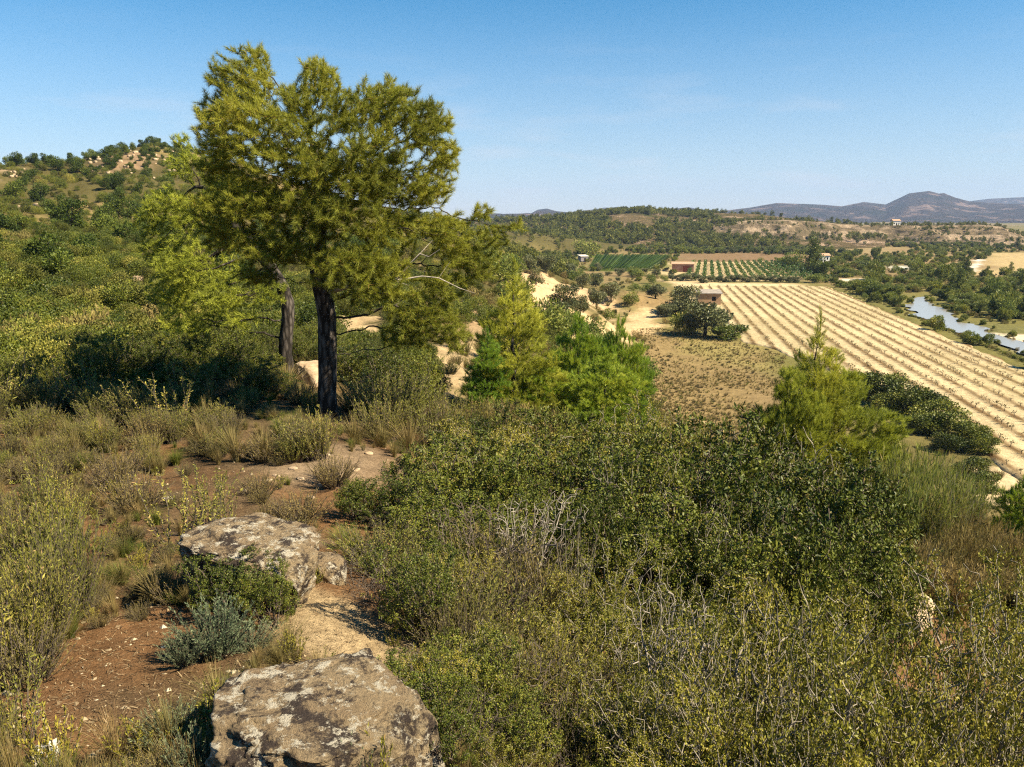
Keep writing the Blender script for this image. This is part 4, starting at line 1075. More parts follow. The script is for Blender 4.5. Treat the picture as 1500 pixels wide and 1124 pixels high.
def scatter(name, keys, pts, scl, seed=0, zs=None, sink=0.05):
    """countless plants as one object: copies of a few grown plants on points"""
    g = np.random.default_rng(seed)
    pts = np.asarray(pts, float).copy(); pts[:, 2] -= sink
    me = bpy.data.meshes.new(name)
    me.vertices.add(len(pts)); me.vertices.foreach_set("co", pts.astype(np.float32).ravel())
    rot = np.zeros((len(pts), 3), np.float32); rot[:, 2] = g.random(len(pts)) * 6.28; rot[:, :2] = g.normal(size=(len(pts), 2)) * 0.06
    sc = np.stack([scl, scl, scl * (0.8 + 0.45 * g.random(len(pts)))], 1).astype(np.float32)
    a = me.attributes.new("rot", 'FLOAT_VECTOR', 'POINT'); a.data.foreach_set("vector", rot.ravel())
    a = me.attributes.new("scl", 'FLOAT_VECTOR', 'POINT'); a.data.foreach_set("vector", sc.ravel())
    o = link(name, me)
    ng = bpy.data.node_groups.new(name + " scatter", 'GeometryNodeTree')
    ng.interface.new_socket("Geometry", in_out='INPUT', socket_type='NodeSocketGeometry')
    ng.interface.new_socket("Geometry", in_out='OUTPUT', socket_type='NodeSocketGeometry')
    gi, go = ng.nodes.new("NodeGroupInput"), ng.nodes.new("NodeGroupOutput")
    col = bpy.data.collections.new(name + " source")
    for k in keys:
        for pn, m in PROTO[k]["parts"].items():
            pass
        ms = list(PROTO[k]["parts"].values())
        if len(ms) == 1: m = ms[0]
        else: m = join_meshes(k + " joined", ms)
        col.objects.link(bpy.data.objects.new(k + " source", m))
    ci = ng.nodes.new("GeometryNodeCollectionInfo")
    ci.inputs[0].default_value = col; ci.inputs[1].default_value = True; ci.inputs[2].default_value = True
    ip = ng.nodes.new("GeometryNodeInstanceOnPoints")
    ip.inputs["Pick Instance"].default_value = True
    rv = ng.nodes.new("FunctionNodeRandomValue"); rv.data_type = 'INT'
    for s_ in rv.inputs:
        if s_.name == "Min" and s_.type == 'INT': s_.default_value = 0
        if s_.name == "Max" and s_.type == 'INT': s_.default_value = len(keys) - 1
    ro = [s_ for s_ in rv.outputs if s_.type == 'INT'][0]
    def named(nm):
        q = ng.nodes.new("GeometryNodeInputNamedAttribute"); q.data_type = 'FLOAT_VECTOR'; q.inputs[0].default_value = nm
        return [s_ for s_ in q.outputs if s_.type == 'VECTOR' and s_.enabled][0]
    L = ng.links
    L.new(gi.outputs[0], ip.inputs["Points"]); L.new(ci.outputs[0], ip.inputs["Instance"]); L.new(ro, ip.inputs["Instance Index"])
    L.new(named("rot"), ip.inputs["Rotation"]); L.new(named("scl"), ip.inputs["Scale"])
    L.new(ip.outputs[0], go.inputs[0])
    md = o.modifiers.new("scatter", 'NODES'); md.node_group = ng
    return kind(o, "stuff")
_J = {}
def join_meshes(name, ms):
    if name in _J: return _J[name]
    V, F4, F3, T4, T3, I4, I3, mats, off = [], [], [], [], [], [], [], [], 0
    for m in ms:
        V.append(_co(m)); n = len(m.polygons)
        lt = np.empty(n, np.int32); m.polygons.foreach_get("loop_total", lt)
        li = np.empty(len(m.loops), np.int32); m.loops.foreach_get("vertex_index", li)
        t = np.zeros(n, np.float32)
        if "tint" in m.attributes: m.attributes["tint"].data.foreach_get("value", t)
        k = int(lt[0]); f = li.reshape(-1, k) + off
        (F4 if k == 4 else F3).append(f); (T4 if k == 4 else T3).append(t); (I4 if k == 4 else I3).append(np.full(n, len(mats)))
        mats.append(m.materials[0]); off += len(V[-1])
    _J[name] = mesh_np(name, np.concatenate(V), F4 + F3, mats, np.concatenate(T4 + T3), mat_index=np.concatenate(I4 + I3))
    return _J[name]

# ------------------------------------------------------------------ left hillside
def polar(n, seed, px0, px1, y0, y1, power=1.0):
    g = np.random.default_rng(seed)
    Y = y0 * (y1 / y0) ** (g.random(n) ** power)
    px = px0 + (px1 - px0) * g.random(n)
    x = (px - 750) / F * (Y * 1.02)
    return x, Y, height(x, Y), px, g
BARE = [np.array([G(a, b)[:2] for a, b in P[0]]) for P in PATCHES if P[1] is not C_GREEN and P[3] == 0]
def free(x, y, polys, m=0.0):
    ok = np.ones(len(x), bool)
    for P in polys:
        c = P.mean(0)
        if True: ok &= in_poly(x, y, P) < -m
    return ok
x, y, z, px, g = polar(5200, 500, -250, 800, 15, 330, 0.85)
dens = fbm2(x * .05, y * .05, 4, 501)
bare_hill = (np.abs(px - 205) < 70) & (y > 205) & (y < 275)
k = free(x, y, BARE, 0.2) & (dens > -0.22) & (~bare_hill | (g.random(len(x)) < 0.9)) & ((px < 690 + 0 * y) | (y < 60) | (g.random(len(x)) < .25))
scatter("scrub", ["hillbush_a", "hillbush_b", "hillbush_a", "drybush", "hillbush_a", "hillbush_a", "hillbush_a", "hillbush_c", "hillbush_a", "hillbush_a"], np.stack([x, y, z], 1)[k],
        (0.5 + 0.75 * g.random(k.sum())) * (0.75 + 0.35 * sstep(20, 120, y[k])), 502)
# nearer, finer scrub on the slope behind the clearing
x, y, z, px, g = polar(800, 510, -250, 640, 13.5, 45, 1.0)
k = free(x, y, BARE, 0.2) & ((px < 380) | (y > 18))
scatter("scrub", ["oak_a", "oak_b", "oak_a", "oak_b", "oak_a", "rose_b"], np.stack([x, y, z], 1)[k], 0.6 + 0.7 * g.random(k.sum()), 511)
x, y, z, px, g = polar(330, 515, -250, 620, 20, 75, 1.0)
k = free(x, y, BARE, 0.4) & (fbm2(x * .06, y * .06, 3, 516) > -.1)
scatter("scrub", ["hillbush_a", "hillbush_a", "hillbush_a", "hillbush_b"], np.stack([x, y, z], 1)[k], .8 + .7 * g.random(k.sum()), 517)
x, y, z, px, g = polar(230, 518, -150, 470, 9.0, 13.5, 1.0)
scatter("dry_grass", ["straw", "straw", "straw", "brown_a", "tussock", "rose_b"], np.stack([x, y, z], 1), .45 + .75 * g.random(230) ** 1.6, 519, sink=.01)
g = np.random.default_rng(520); cnt = 0
spots = [(103, 95, 4.6), (60, 140, 4), (45, 175, 3.5), (135, 170, 4), (165, 130, 3.5), (20, 140, 4), (200, 120, 3.5), (25, 190, 4), (85, 190, 4), (110, 190, 4), (190, 75, 3.2), (160, 88, 3.4), (230, 88, 3.2)]
for px_, Y_, s_ in spots:
    x, y, z, _ = at(px_, Y_)
    o = put(("hillpine_a", "hillpine_b", "hillpine_c")[cnt % 3], "pine_tree", "tree", (x, y, z - .2), s_ / 3.4, g.random() * 6.28, "dark green bushy pine scattered over the left hillside", "pines of the left hillside", s_ / 3.4 * .9); cnt += 1
for a_ in np.linspace(20, 262, 34):                    # pines along the skyline of the hill
    Y_ = float(np.interp(a_, [0, 80, 150, 215, 265], [228, 238, 252, 264, 270])) - g.uniform(0, 9)
    x, y, z, _ = at(a_ + g.uniform(-4, 4), Y_); s_ = g.uniform(.6, 1.2)
    put(("hillpine_a", "hillpine_b", "hillpine_c")[cnt % 3], "pine_tree", "tree", (x, y, z - .2), s_, g.random() * 6.28, "dark green bushy pine scattered over the left hillside", "pines of the left hillside", s_ * g.uniform(.75, 1.1)); cnt += 1
for k_ in range(60):                                   # low trees between the rocks of the hilltop
    p = G(g.uniform(118, 262), g.uniform(216, 250), 60, 400); s_ = g.uniform(.3, .7)
    if p[1] > 330: continue
    put(("hillpine_a", "hillpine_b", "hillpine_c")[cnt % 3], "pine_tree", "tree", p - np.array((0, 0, .2)), s_, g.random() * 6.28, "dark green bushy pine scattered over the left hillside", "pines of the left hillside", s_ * g.uniform(.7, 1.0)); cnt += 1
while cnt < 300:
    Y_ = 45 * (300 / 45) ** (g.random() ** 0.75); px_ = g.uniform(-160, 640)
    x, y, z, _ = at(px_, Y_)
    if fbm2(np.array([x * .03]), np.array([y * .03]), 3, 530)[0] < -0.08: continue
    if abs(px_ - 205) < 50 and 215 < Y_ < 255 and g.random() < .35: continue
    s_ = g.uniform(0.55, 1.1) * (0.8 if Y_ < 90 else 1)
    put(("hillpine_a", "hillpine_b", "hillpine_c")[cnt % 3], "pine_tree", "tree", (x, y, z - .2), s_, g.random() * 6.28, "dark green bushy pine scattered over the left hillside", "pines of the left hillside", s_ * g.uniform(.75, 1.1)); cnt += 1
for i, (a, b, s_) in enumerate([(60, 334, .9), (40, 332, .7), (15, 345, .8), (55, 305, 1.2), (30, 306, 1), (190, 300, .8), (203, 412, .6), (215, 402, .5)]):
    p = G(a, b, 30)
    boulder("boulder", a, p[1], s_ * 1.6, s_, s_ * .6, 60 + i, "pale rock outcrop among the scrub of the left hillside", g.random() * 3, "sandstone", 0.3, "rocks of the left hillside", sub=3)

for i in range(2): far_plant("darkbush_" + "ab"[i], 466 + i, blob(gg, 4.6, 3.2, 0.0, 10), 5200, 0.20, 0.12, M["oak"], None, cs=0.7)
for i, (a, b, w) in enumerate([(1262,582,62),(1290,588,66),(1318,598,70),(1345,612,66),(1368,626,66),(1395,638,60),(1418,652,58),(1436,664,44),(1300,606,50),(1350,636,50),(1385,662,46),(1425,700,50),(1442,720,44),(1248,572,40)]):
    p = G(a, b, 30, 120); d_ = p[1] * cp + (CAMZ - p[2]) * sp; key = ("darkbush_a", "darkbush_b")[i % 2]; s_ = w * d_ / F / PROTO[key]["w"]
    put(key, "evergreen_bush", "shrub", p - np.array((0, 0, .1)), s_, i * 1.7, "dark green bush along the near edge of the pale vineyard", "bushes along the near vineyard edge", s_ * .8)
gl3 = random.Random(77)
for i in range(60):
    a, b = (gl3.uniform(125, 258), gl3.uniform(220, 262)) if i < 48 else (gl3.uniform(0, 45), gl3.uniform(250, 265))
    Y_ = G(a, b, 60, 400)[1]
    if Y_ > 330: continue
    s_ = gl3.uniform(.3, .95)
    boulder("boulder", a, Y_, s_ * 1.5, s_, s_ * .7, 900 + i, "pale rock outcrop among the scrub of the left hillside", gl3.random() * 3, "sandstone", 0.3, "rocks of the left hillside", sub=2)
# ------------------------------------------------------------------ sandy terraces with olive trees, middle distance
OL = [(757,405,26,30),(785,418,26,30),(800,402,30,36),(775,395,24,26),(812,398,20,22),(835,405,22,24),(853,424,24,28),(873,420,24,24),(895,445,34,40),(873,450,30,34),(830,455,48,46),(815,475,48,44),(850,462,30,36),(875,397,16,14),(907,405,18,16),(960,438,32,26),(1000,462,60,52),(975,465,34,26)]
for i, (a, b, w, h) in enumerate(OL):
    p = G(a, b, 30, 420); d_ = p[1] * cp + (CAMZ - p[2]) * sp
    key = ("olive_a_far", "olive_b_far", "olive_c_far")[i % 3]
    s_ = w * d_ / F / PROTO[key]["w"] * .85
    lab = "round grey green olive tree on the sandy terraces" if i < 15 else ["dark olive tree left of the two large ones beside the hut", "largest dark olive tree beside the flat roofed hut", "low olive bush in front of the largest olive tree"][i - 15]
    put(key, "olive_tree", "tree", p, s_, i * 1.3, lab, "olives of the sandy terraces" if i < 15 else None, s_ * min(1.1, max(.6, h / w * .95)))
for i, (a, b, w, key, lab) in enumerate([(1032, 492, 66, "olive_a_far", "broad grey bush at the corner of the pale vineyard"), (1065, 496, 50, "riverbush_a", "low dark green bush creeping onto the pale vineyard")]):
    p = on_plane(a, b); d_ = p[1] * cp + CAMZ * sp; s_ = w * d_ / F / PROTO[key]["w"]
    put(key, "bush", "shrub", p, s_, i, lab, None, s_ * (.75 if i == 0 else .5))
x, y, z, px, g = polar(420, 540, 690, 1010, 60, 420, 0.9)
k = free(x, y, BARE, 0.0) & (in_poly(x, y, FLD) < -1)
scatter("scrub", ["drybush", "hillbush_b", "yellowbush", "drybush"], np.stack([x, y, z], 1)[k], 0.5 + 0.7 * g.random(k.sum()), 541)

x, y, z, px, g = polar(420, 545, 620, 960, 26, 180, 1.0)
k = (g.random(len(x)) < .8) & (height(x, y, False) > .3)
scatter("dry_grass", ["straw", "brown_a", "straw", "rose_b"], np.stack([x, y, z], 1)[k], .5 + .9 * g.random(k.sum()) * (1 + y[k] / 120), 546, sink=.02)
# ------------------------------------------------------------------ young vines of the pale field
g = np.random.default_rng(550); vines = []
for r_ in range(0, 17):
    s0 = -(r_ + 0.5) * ROW_SP
    for a in np.arange(-180, 0, 1.15):
        q = FO + RD * a + RN * (s0 + g.normal() * .06) + RD * g.normal() * .1
        vines.append((q[0], q[1]))
vines = np.array(vines)
vines = vines[(in_poly(vines[:, 0], vines[:, 1], FLD) > 0.6)]
vines = vines[g.random(len(vines)) < 0.7]
pxv = 750 + F * vines[:, 0] / (vines[:, 1] * cp + CAMZ * sp)
order = np.argsort(np.hypot(vines[:, 0], vines[:, 1]) + 1000 * ((pxv > 1520) | (pxv < -20)))
near_v, rest = vines[order[:290]], vines[order[290:]]
for i, (a, b) in enumerate(near_v):
    s_ = g.uniform(.65, 1.05)
    put(("young_vine_a", "young_vine_b", "young_vine_c")[i % 3], "young_vine", "vine", (a, b, .2), s_, g.random() * 6.28, "small knotty vine standing in a row of the pale vineyard", "young vines of the pale vineyard")
scatter("vines", ["young_vine_a", "young_vine_b", "young_vine_c"], np.column_stack([rest, np.full(len(rest), .25)]), g.uniform(.4, .75, len(rest)), 551)
# hedge of brown bushes on the bank between the pale vineyard and the river
g = np.random.default_rng(560)
for i in range(64):
    t = i / 63; a = np.interp(t, [0, .35, 1], [1190, 1330, 1530]); b = np.interp(a, [1190, 1213, 1500, 1560], [414, 417, 536, 562]) + g.uniform(-1, 1)
    p = on_plane(a + 3, b)
    key = ("drybush", "riverbush_b", "hillbush_c", "riverbush_c", "drybush")[i % 5]
    s_ = g.uniform(.4, .85) / PROTO[key]["h"]
    put(key, "bank_bush", "shrub", p + np.array((1.2, 0, -.1)), s_, g.random() * 6.28, "brown green bush on the bank between the pale vineyard and the river", "bushes of the river bank", s_ * .9)
g = np.random.default_rng(565)
q_ = RIVER[g.integers(0, len(RIVER), 420)] + g.normal(size=(420, 2)) * .8
q_ = q_[in_poly(q_[:, 0], q_[:, 1], RIVER) < 0.1]
scatter("riverside_reeds", ["drybush", "hillbush_b", "straw", "riverbush_b", "straw"], np.column_stack([q_, np.zeros(len(q_))]), .12 + .30 * g.random(len(q_)), 566)
put("riverbush_a", "bank_bush", "shrub", on_plane(1446, 506), .42, 1, "darker taller bush standing alone against the river water", None, .6)

# ------------------------------------------------------------------ striped vineyard, green vineyard, olive row
VP = on_plane(1039, 325.5); 
C0, C1 = on_plane(1006, 386), on_plane(1034, 413)
def vine_row(key, length, seed):
    g = np.random.default_rng(seed); n = 900
    p = np.stack([g.normal(size=n) * .28, (g.random(n) - .5) * length, .25 + 1.35 * g.random(n) ** .8], 1)
    V, T = leaves(p, unit(g.normal(size=p.shape)), 1, g, .55, .36, .8, .05, .2)
    return reg(key, body=mesh_np(key, V, [T], [M["vine"]], clump_tint(p, 1, g, .4, .5, seed, 0)))
for i in range(18):
    a0 = on_plane(1016 + i * 8.35 + .35 * i, 386); a1 = on_plane(np.interp(386, [0, 1], [0, 1]) * 0 + (1039 + (1016 + i * 8.7 - 1039) * (412 - 325.5) / (386 - 325.5)), 412)
    if i in (0,): PROTO.pop("row", None)
    ln = float(np.hypot(*(a1 - a0)[:2])); key = "vine_row_%d" % i
    vine_row(key, ln, 600 + i)
    c = (a0 + a1) / 2
    put(key, "vine_row", "vines", c, 1, math.atan2(-(a0 - a1)[0], (a0 - a1)[1]), "long dark green trellised row of the striped vineyard", "rows of the striped vineyard")
for i in range(26):                                   # the green vineyard: rows seen almost edge on
    b = 377 + 19 * (i / 25) ** 1.15
    a0 = on_plane(np.interp(b, [376, 398], [874, 862]), b); a1 = on_plane(np.interp(b, [376, 398], [986, 952]), b)
    if i == 0: vine_row("green_row", 60.0, 640)
    s_ = float(np.hypot(*(a1 - a0)[:2])) / 60
    o = put("green_row", "vine_row", "vines", (a0 + a1) / 2, 1, math.atan2(-(a1 - a0)[0], (a1 - a0)[1]), "light green vine row of the leafy vineyard left of the brick hut", "rows of the leafy vineyard")
    o.scale = (1.5, s_, .95)
g = np.random.default_rng(650)
for i in range(17):
    a = 985 + i * 11.3; p = on_plane(a, 414.5 + g.uniform(-1.2, .8) - (3 if i < 4 else 0))
    s_ = g.uniform(.85, 1.15) * .85
    put(("olive_a_far", "olive_b_far", "olive_c_far")[i % 3], "olive_tree", "tree", p, s_, g.random() * 6.28, "grey green olive tree of the row between the striped and the pale vineyard", "olive row between the vineyards", s_ * .72)
for i, (a, b, s_) in enumerate([(962,404,.9),(985,402,.8),(945,400,.7),(925,403,.6),(1000,408,.7),(890,404,.6),(915,398,.5),(935,412,.6),(905,412,.5)]):
    put(("olive_b_far", "riverbush_c", "olive_c_far")[i % 3], "bush", "shrub", on_plane(a, b), s_, i, "grey green bush in front of the brick hut and the leafy vineyard", "bushes before the brick hut", s_ * .7)

# ------------------------------------------------------------------ huts and houses
M["hut_wall"] = plain_mat("weathered plaster", (0.30, 0.17, 0.09), (0.44, 0.29, 0.17), 1.2, .95, .4, .05)
M["brick_wall"] = plain_mat("old brick", (0.30, 0.14, 0.09), (0.45, 0.27, 0.19), 1.5, .95, .4, .05)
M["grey_wall"] = plain_mat("grey block wall", (0.20, 0.17, 0.17), (0.32, 0.28, 0.27), 1.5, .95, .3, .05)
M["white_wall"] = plain_mat("white plaster", (0.62, 0.58, 0.52), (0.78, 0.74, 0.68), 1.0, .9, .1)
M["roof_grey"] = plain_mat("grey sheet roof", (0.22, 0.18, 0.15), (0.36, 0.31, 0.26), 1.5, .9, .3, .05)
M["roof_tile"] = plain_mat("clay tile roof", (0.36, 0.20, 0.12), (0.52, 0.34, 0.23), 2.5, .9, .6, .08)
M["roof_pale"] = plain_mat("pale slab roof", (0.50, 0.44, 0.36), (0.66, 0.58, 0.48), 1.5, .9, .2)
M["void"] = plain_mat("dark opening shade", (0.012, 0.010, 0.009), (0.03, 0.025, 0.02), 6, .9, .2)  # near-black panel colour paints the shade inside door and window openings
M["red_door"] = plain_mat("rusty red door", (0.20, 0.05, 0.03), (0.30, 0.09, 0.05), 3, .7, .2)
def box(bm, x0, y0, z0, x1, y1, z1):
    v = [bm.verts.new(c) for c in ((x0,y0,z0),(x1,y0,z0),(x1,y1,z0),(x0,y1,z0),(x0,y0,z1),(x1,y0,z1),(x1,y1,z1),(x0,y1,z1))]
    for f in ((3,2,1,0),(4,5,6,7),(0,1,5,4),(1,2,6,5),(2,3,7,6),(3,0,4,7)): bm.faces.new([v[i] for i in f])
def bm_obj(name, bm, mat, parent, bev=0.0):
    if bev: bmesh.ops.bevel(bm, geom=bm.edges[:], offset=bev, segments=1, affect='EDGES')
    me = bpy.data.meshes.new(name); bm.to_mesh(me); bm.free(); me.materials.append(M[mat])
    return link(name, me, parent)
def hut(name, p, rz, w, d, h, wall, roof, doors, label, cat, slope=0.5, gable=False, door_mat="void"):
    """front faces -y; doors: (x, width, height, sill)"""
    o = bpy.data.objects.new(name, None); COL.objects.link(o); o.location = p; o.rotation_euler = (0, 0, rz)
    t = 0.28; bm = bmesh.new()
    box(bm, -w/2, d/2 - t, 0, w/2, d/2, h + (0 if gable else slope))
    box(bm, -w/2, -d/2 + t, 0, -w/2 + t, d/2 - t, h); box(bm, w/2 - t, -d/2 + t, 0, w/2, d/2 - t, h)
    xs = [-w/2]
    for (dx, dw, dh, sl) in sorted(doors):
        box(bm, xs[-1], -d/2, 0, dx - dw/2, -d/2 + t, h)
        box(bm, dx - dw/2, -d/2, sl + dh, dx + dw/2, -d/2 + t, h)
        if sl > 0: box(bm, dx - dw/2, -d/2, 0, dx + dw/2, -d/2 + t, sl)
        xs.append(dx + dw/2)
    box(bm, xs[-1], -d/2, 0, w/2, -d/2 + t, h)
    bm_obj("wall", bm, wall, o)
    for (dx, dw, dh, sl) in doors:
        bm = bmesh.new(); box(bm, dx - dw/2, -d/2 + t * .7, sl, dx + dw/2, -d/2 + t * .9, sl + dh)
        bm_obj("door" if sl == 0 else "window", bm, door_mat, o)
    bm = bmesh.new(); e = 0.3
    def prism(pts):
        n = len(pts); a = [bm.verts.new((-w/2 - e, q[0], q[1])) for q in pts]; b = [bm.verts.new((w/2 + e, q[0], q[1])) for q in pts]
        bm.faces.new(a[::-1]); bm.faces.new(b)
        for i in range(n): bm.faces.new((a[i], a[(i+1) % n], b[(i+1) % n], b[i]))
    if gable: prism([(-d/2 - e, h - .02), (d/2 + e, h - .02), (d/2 + e, h + .16), (0, h + slope + .16), (-d/2 - e, h + .16)])
    else: prism([(-d/2 - e, h + .01), (d/2 + e, h + slope + .01), (d/2 + e, h + slope + .22), (-d/2 - e, h + .22)])
    bm_obj("roof", bm, roof, o)
    return tag(o, label, cat)
hut("farm_hut", on_plane(1037, 446) + np.array((0, 0, .1)), R(-6), 5.2, 4.0, 2.5, "hut_wall", "roof_grey", [(1.0, .9, 1.0, .9)], "small earth coloured hut with flat grey roof at the corner of the pale vineyard", "hut")
hut("farm_hut", on_plane(1000, 397.5), R(-12), 8.0, 4.5, 2.7, "brick_wall", "roof_tile", [(1.2, 2.4, 2.1, 0)], "long reddish brick hut with tiled roof at the striped vineyard", "hut", .7, True, "red_door")
hut("farm_shed", G(854, 384, 60, 420), R(20), 3.6, 3.2, 2.5, "grey_wall", "roof_pale", [(.2, .9, 1.8, 0)], "small grey shed with pale roof beside the leafy vineyard", "shed")
hut("farm_house", on_plane(1207, 387), R(5), 3.2, 3.0, 3.6, "white_wall", "roof_tile", [(.6, .7, 1.0, 1.9), (-.5, .9, 2.0, 0)], "small white house half hidden behind the tall dark tree", "house", .9, True)
def on_bank(px_, t):
    i = int(t * (BX.shape[0] - 1)); d_ = BX[i] / BY[i]; tx = (px_ - 750) / F / cp
    j = int(np.argmin(abs(d_ - tx))); return np.array((BX[i, j], BY[i, j], BZ[i, j]))
hut("farm_house", on_bank(1287, .30), 0, 6, 5, 3.6, "white_wall", "roof_tile", [(-1.8, .9, 1.1, 1.1), (1.8, .9, 1.1, 1.1), (0, 1.0, 2.1, 0)], "white house on top of the banded rock bank", "house", 1.2, True)
hut("stone_ruin", on_plane(1283, 352), R(4), 12, 6, 4.0, "sandstone", "roof_pale", [(-4.2, 1.0, 1.0, 1.6), (-1.2, 1.2, 2.1, 0)], "pale stone building at the foot of the banded rock bank", "house", .4)

# ------------------------------------------------------------------ valley and riverside trees
put("poplar", "poplar_tree", "tree", on_plane(1190, 402), 1.35, 0, "tall dark tree standing alone beside the striped vineyard", None, 1.12)
for i, (a, b, w, h, key, lab) in enumerate([(1200,410,24,26,"riverbush_a","dark bush at the foot of the tall dark tree"),(1196,415,30,14,"yellowbush","yellow green bush in front of the tall dark tree"),(1160,392,34,22,"yellowbush","yellow green bush left of the tall dark tree"),(1015,360,60,14,"yellowbush","pale green reeds before the forest hill"),(1060,360,60,12,"yellowbush","pale green reeds below the right end of the forest hill"),(858,374,46,22,"yellowbush","yellow green mound of bushes above the grey shed"),(994,372,22,12,"riverbush_b","dark round tree beyond the leafy vineyard")]):
    p = on_plane(a, b); d_ = p[1] * cp + CAMZ * sp; s_ = w * d_ / F / PROTO[key]["w"]
    put(key, "bush" if i < 6 else "tree", "shrub" if i < 6 else "tree", p, s_, i, lab, None, h * d_ / F / PROTO[key]["h"])
RIV = np.array([on_plane(a, b)[:2] for a, b in [(1322,432),(1360,430),(1395,462),(1460,478),(1560,485),(1700,560),(1620,580),(1500,530),(1400,492),(1325,462)]])
NO = [FLD, RIV] + BARE
g = np.random.default_rng(700); n_ = 0; tries = 0
while n_ < 300 and tries < 8000:
    tries += 1
    b = 362 + (482 - 362) * g.random() ** 1.25; a = g.uniform(1140, 1600)
    lo = np.interp(b, [362, 400, 415, 430, 482], [1140, 1225, 1225, 1255, 1395])
    if a < lo: continue
    p = on_plane(a, b)
    if not free(p[:1], p[1:2], NO, 1.5)[0]: continue
    if 1270 < a < 1430 and b < 385 and g.random() < .6: continue
    key = ("riverbush_a", "riverbush_b", "riverbush_c", "yellowbush", "riverbush_b", "yellowbush", "drybush")[n_ % 7]
    s_ = g.uniform(.45, 1.15) * (.8 if b > 440 else 1)
    if key == "drybush": s_ *= 1.6
    big = g.random() < .12
    put(key, "riverside_bush", "shrub", p - np.array((0, 0, .15)), s_ * (1.3 if big else 1), g.random() * 6.28, "green bush of the riverside scrub beyond the pale vineyard", "riverside bushes", s_ * (1.9 if big else g.uniform(.6, 1.1))); n_ += 1
for i, (a, b, h) in enumerate([(1405,428,36),(1395,425,30),(1415,405,28),(1490,365,18),(1445,408,18),(1480,400,16),(1350,412,18),(1475,440,26),(1497,420,26),(1500,466,34)]):
    p = on_plane(a, b); d_ = p[1] * cp + CAMZ * sp; s_ = h * d_ / F / PROTO["poplar"]["h"]
    put("poplar", "riverside_tree", "tree", p, s_ * 1.3, i, "taller leafy tree rising from the riverside scrub", "riverside trees", s_)
# low scrub and grass on the valley floor
x, y, z, px, g = polar(6500, 720, 780, 1700, 100, 560, 0.7)
k = free(x, y, NO, 0.8) & ((px > 1180) | (y > 290)) & (height(x, y, False) < 1.5)
scatter("scrub", ["drybush", "riverbush_b", "hillbush_b", "riverbush_c", "drybush", "hillbush_b", "yellowbush"], np.stack([x, y, z], 1)[k], 0.35 + 0.45 * g.random(k.sum()) + .2 * sstep(250, 500, y[k]), 721)
# rows of dark fruit trees and hedges before the hills
g = np.random.default_rng(730)
P_ = []
for (a0, a1, b, n) in [(930,1185,371,130),(1000,1180,368,90),(770,960,366,60),(1110,1300,357,70),(1305,1440,361,80),(1310,1420,357,60),(1120,1260,372,50),(1200,1500,353,90),(780,1000,358,70)]:
    for _ in range(n):
        P_.append(on_plane(g.uniform(a0, a1), b + g.normal() * .8))
P_ = np.array(P_)
scatter("treeline", ["riverbush_a", "riverbush_b", "olive_a_far", "riverbush_c"], P_, .55 + .45 * g.random(len(P_)), 731)

# ------------------------------------------------------------------ forest on the hill beyond the valley
def on_grid(GX, GY, GZ, n, seed, t0, t1, dens_scale, thr):
    g = np.random.default_rng(seed)
    i = (g.uniform(t0, t1, n) * (GX.shape[0] - 1)).astype(int); j = g.integers(2, GX.shape[1] - 2, n)
    P = np.stack([GX[i, j], GY[i, j], GZ[i, j]], 1) + g.normal(size=(n, 3)) * np.array((1.2, 1.2, 0))
    k = fbm2(P[:, 0] * dens_scale, P[:, 1] * dens_scale, 4, seed) > thr
    return P[k], g
P_, g = on_grid(HX, HY, HZ, 7000, 740, .05, .62, .02, -.10)
P_ = P_[g.random(len(P_)) < np.interp(750 + F * P_[:, 0] / P_[:, 1], [700, 760, 860, 1050, 1130], [.35, .5, 1, .75, .12])]
scatter("forest", ["forest_a", "forest_b", "forest_c"], P_, .5 + .5 * g.random(len(P_)), 741, sink=.3)
P_, g = on_grid(BX, BY, BZ, 2600, 750, .0, .6, .03, -0.06)
scatter("scrub", ["forest_a", "forest_b", "drybush", "forest_c"], P_, .25 + .35 * g.random(len(P_)), 751, sink=.2)
x, y, z, px, g = polar(1500, 760, 600, 830, 200, 640, 1.0)
scatter("scrub", ["forest_a", "drybush", "hillbush_c", "forest_b"], np.stack([x, y, z], 1), .3 + .4 * g.random(1500), 761)

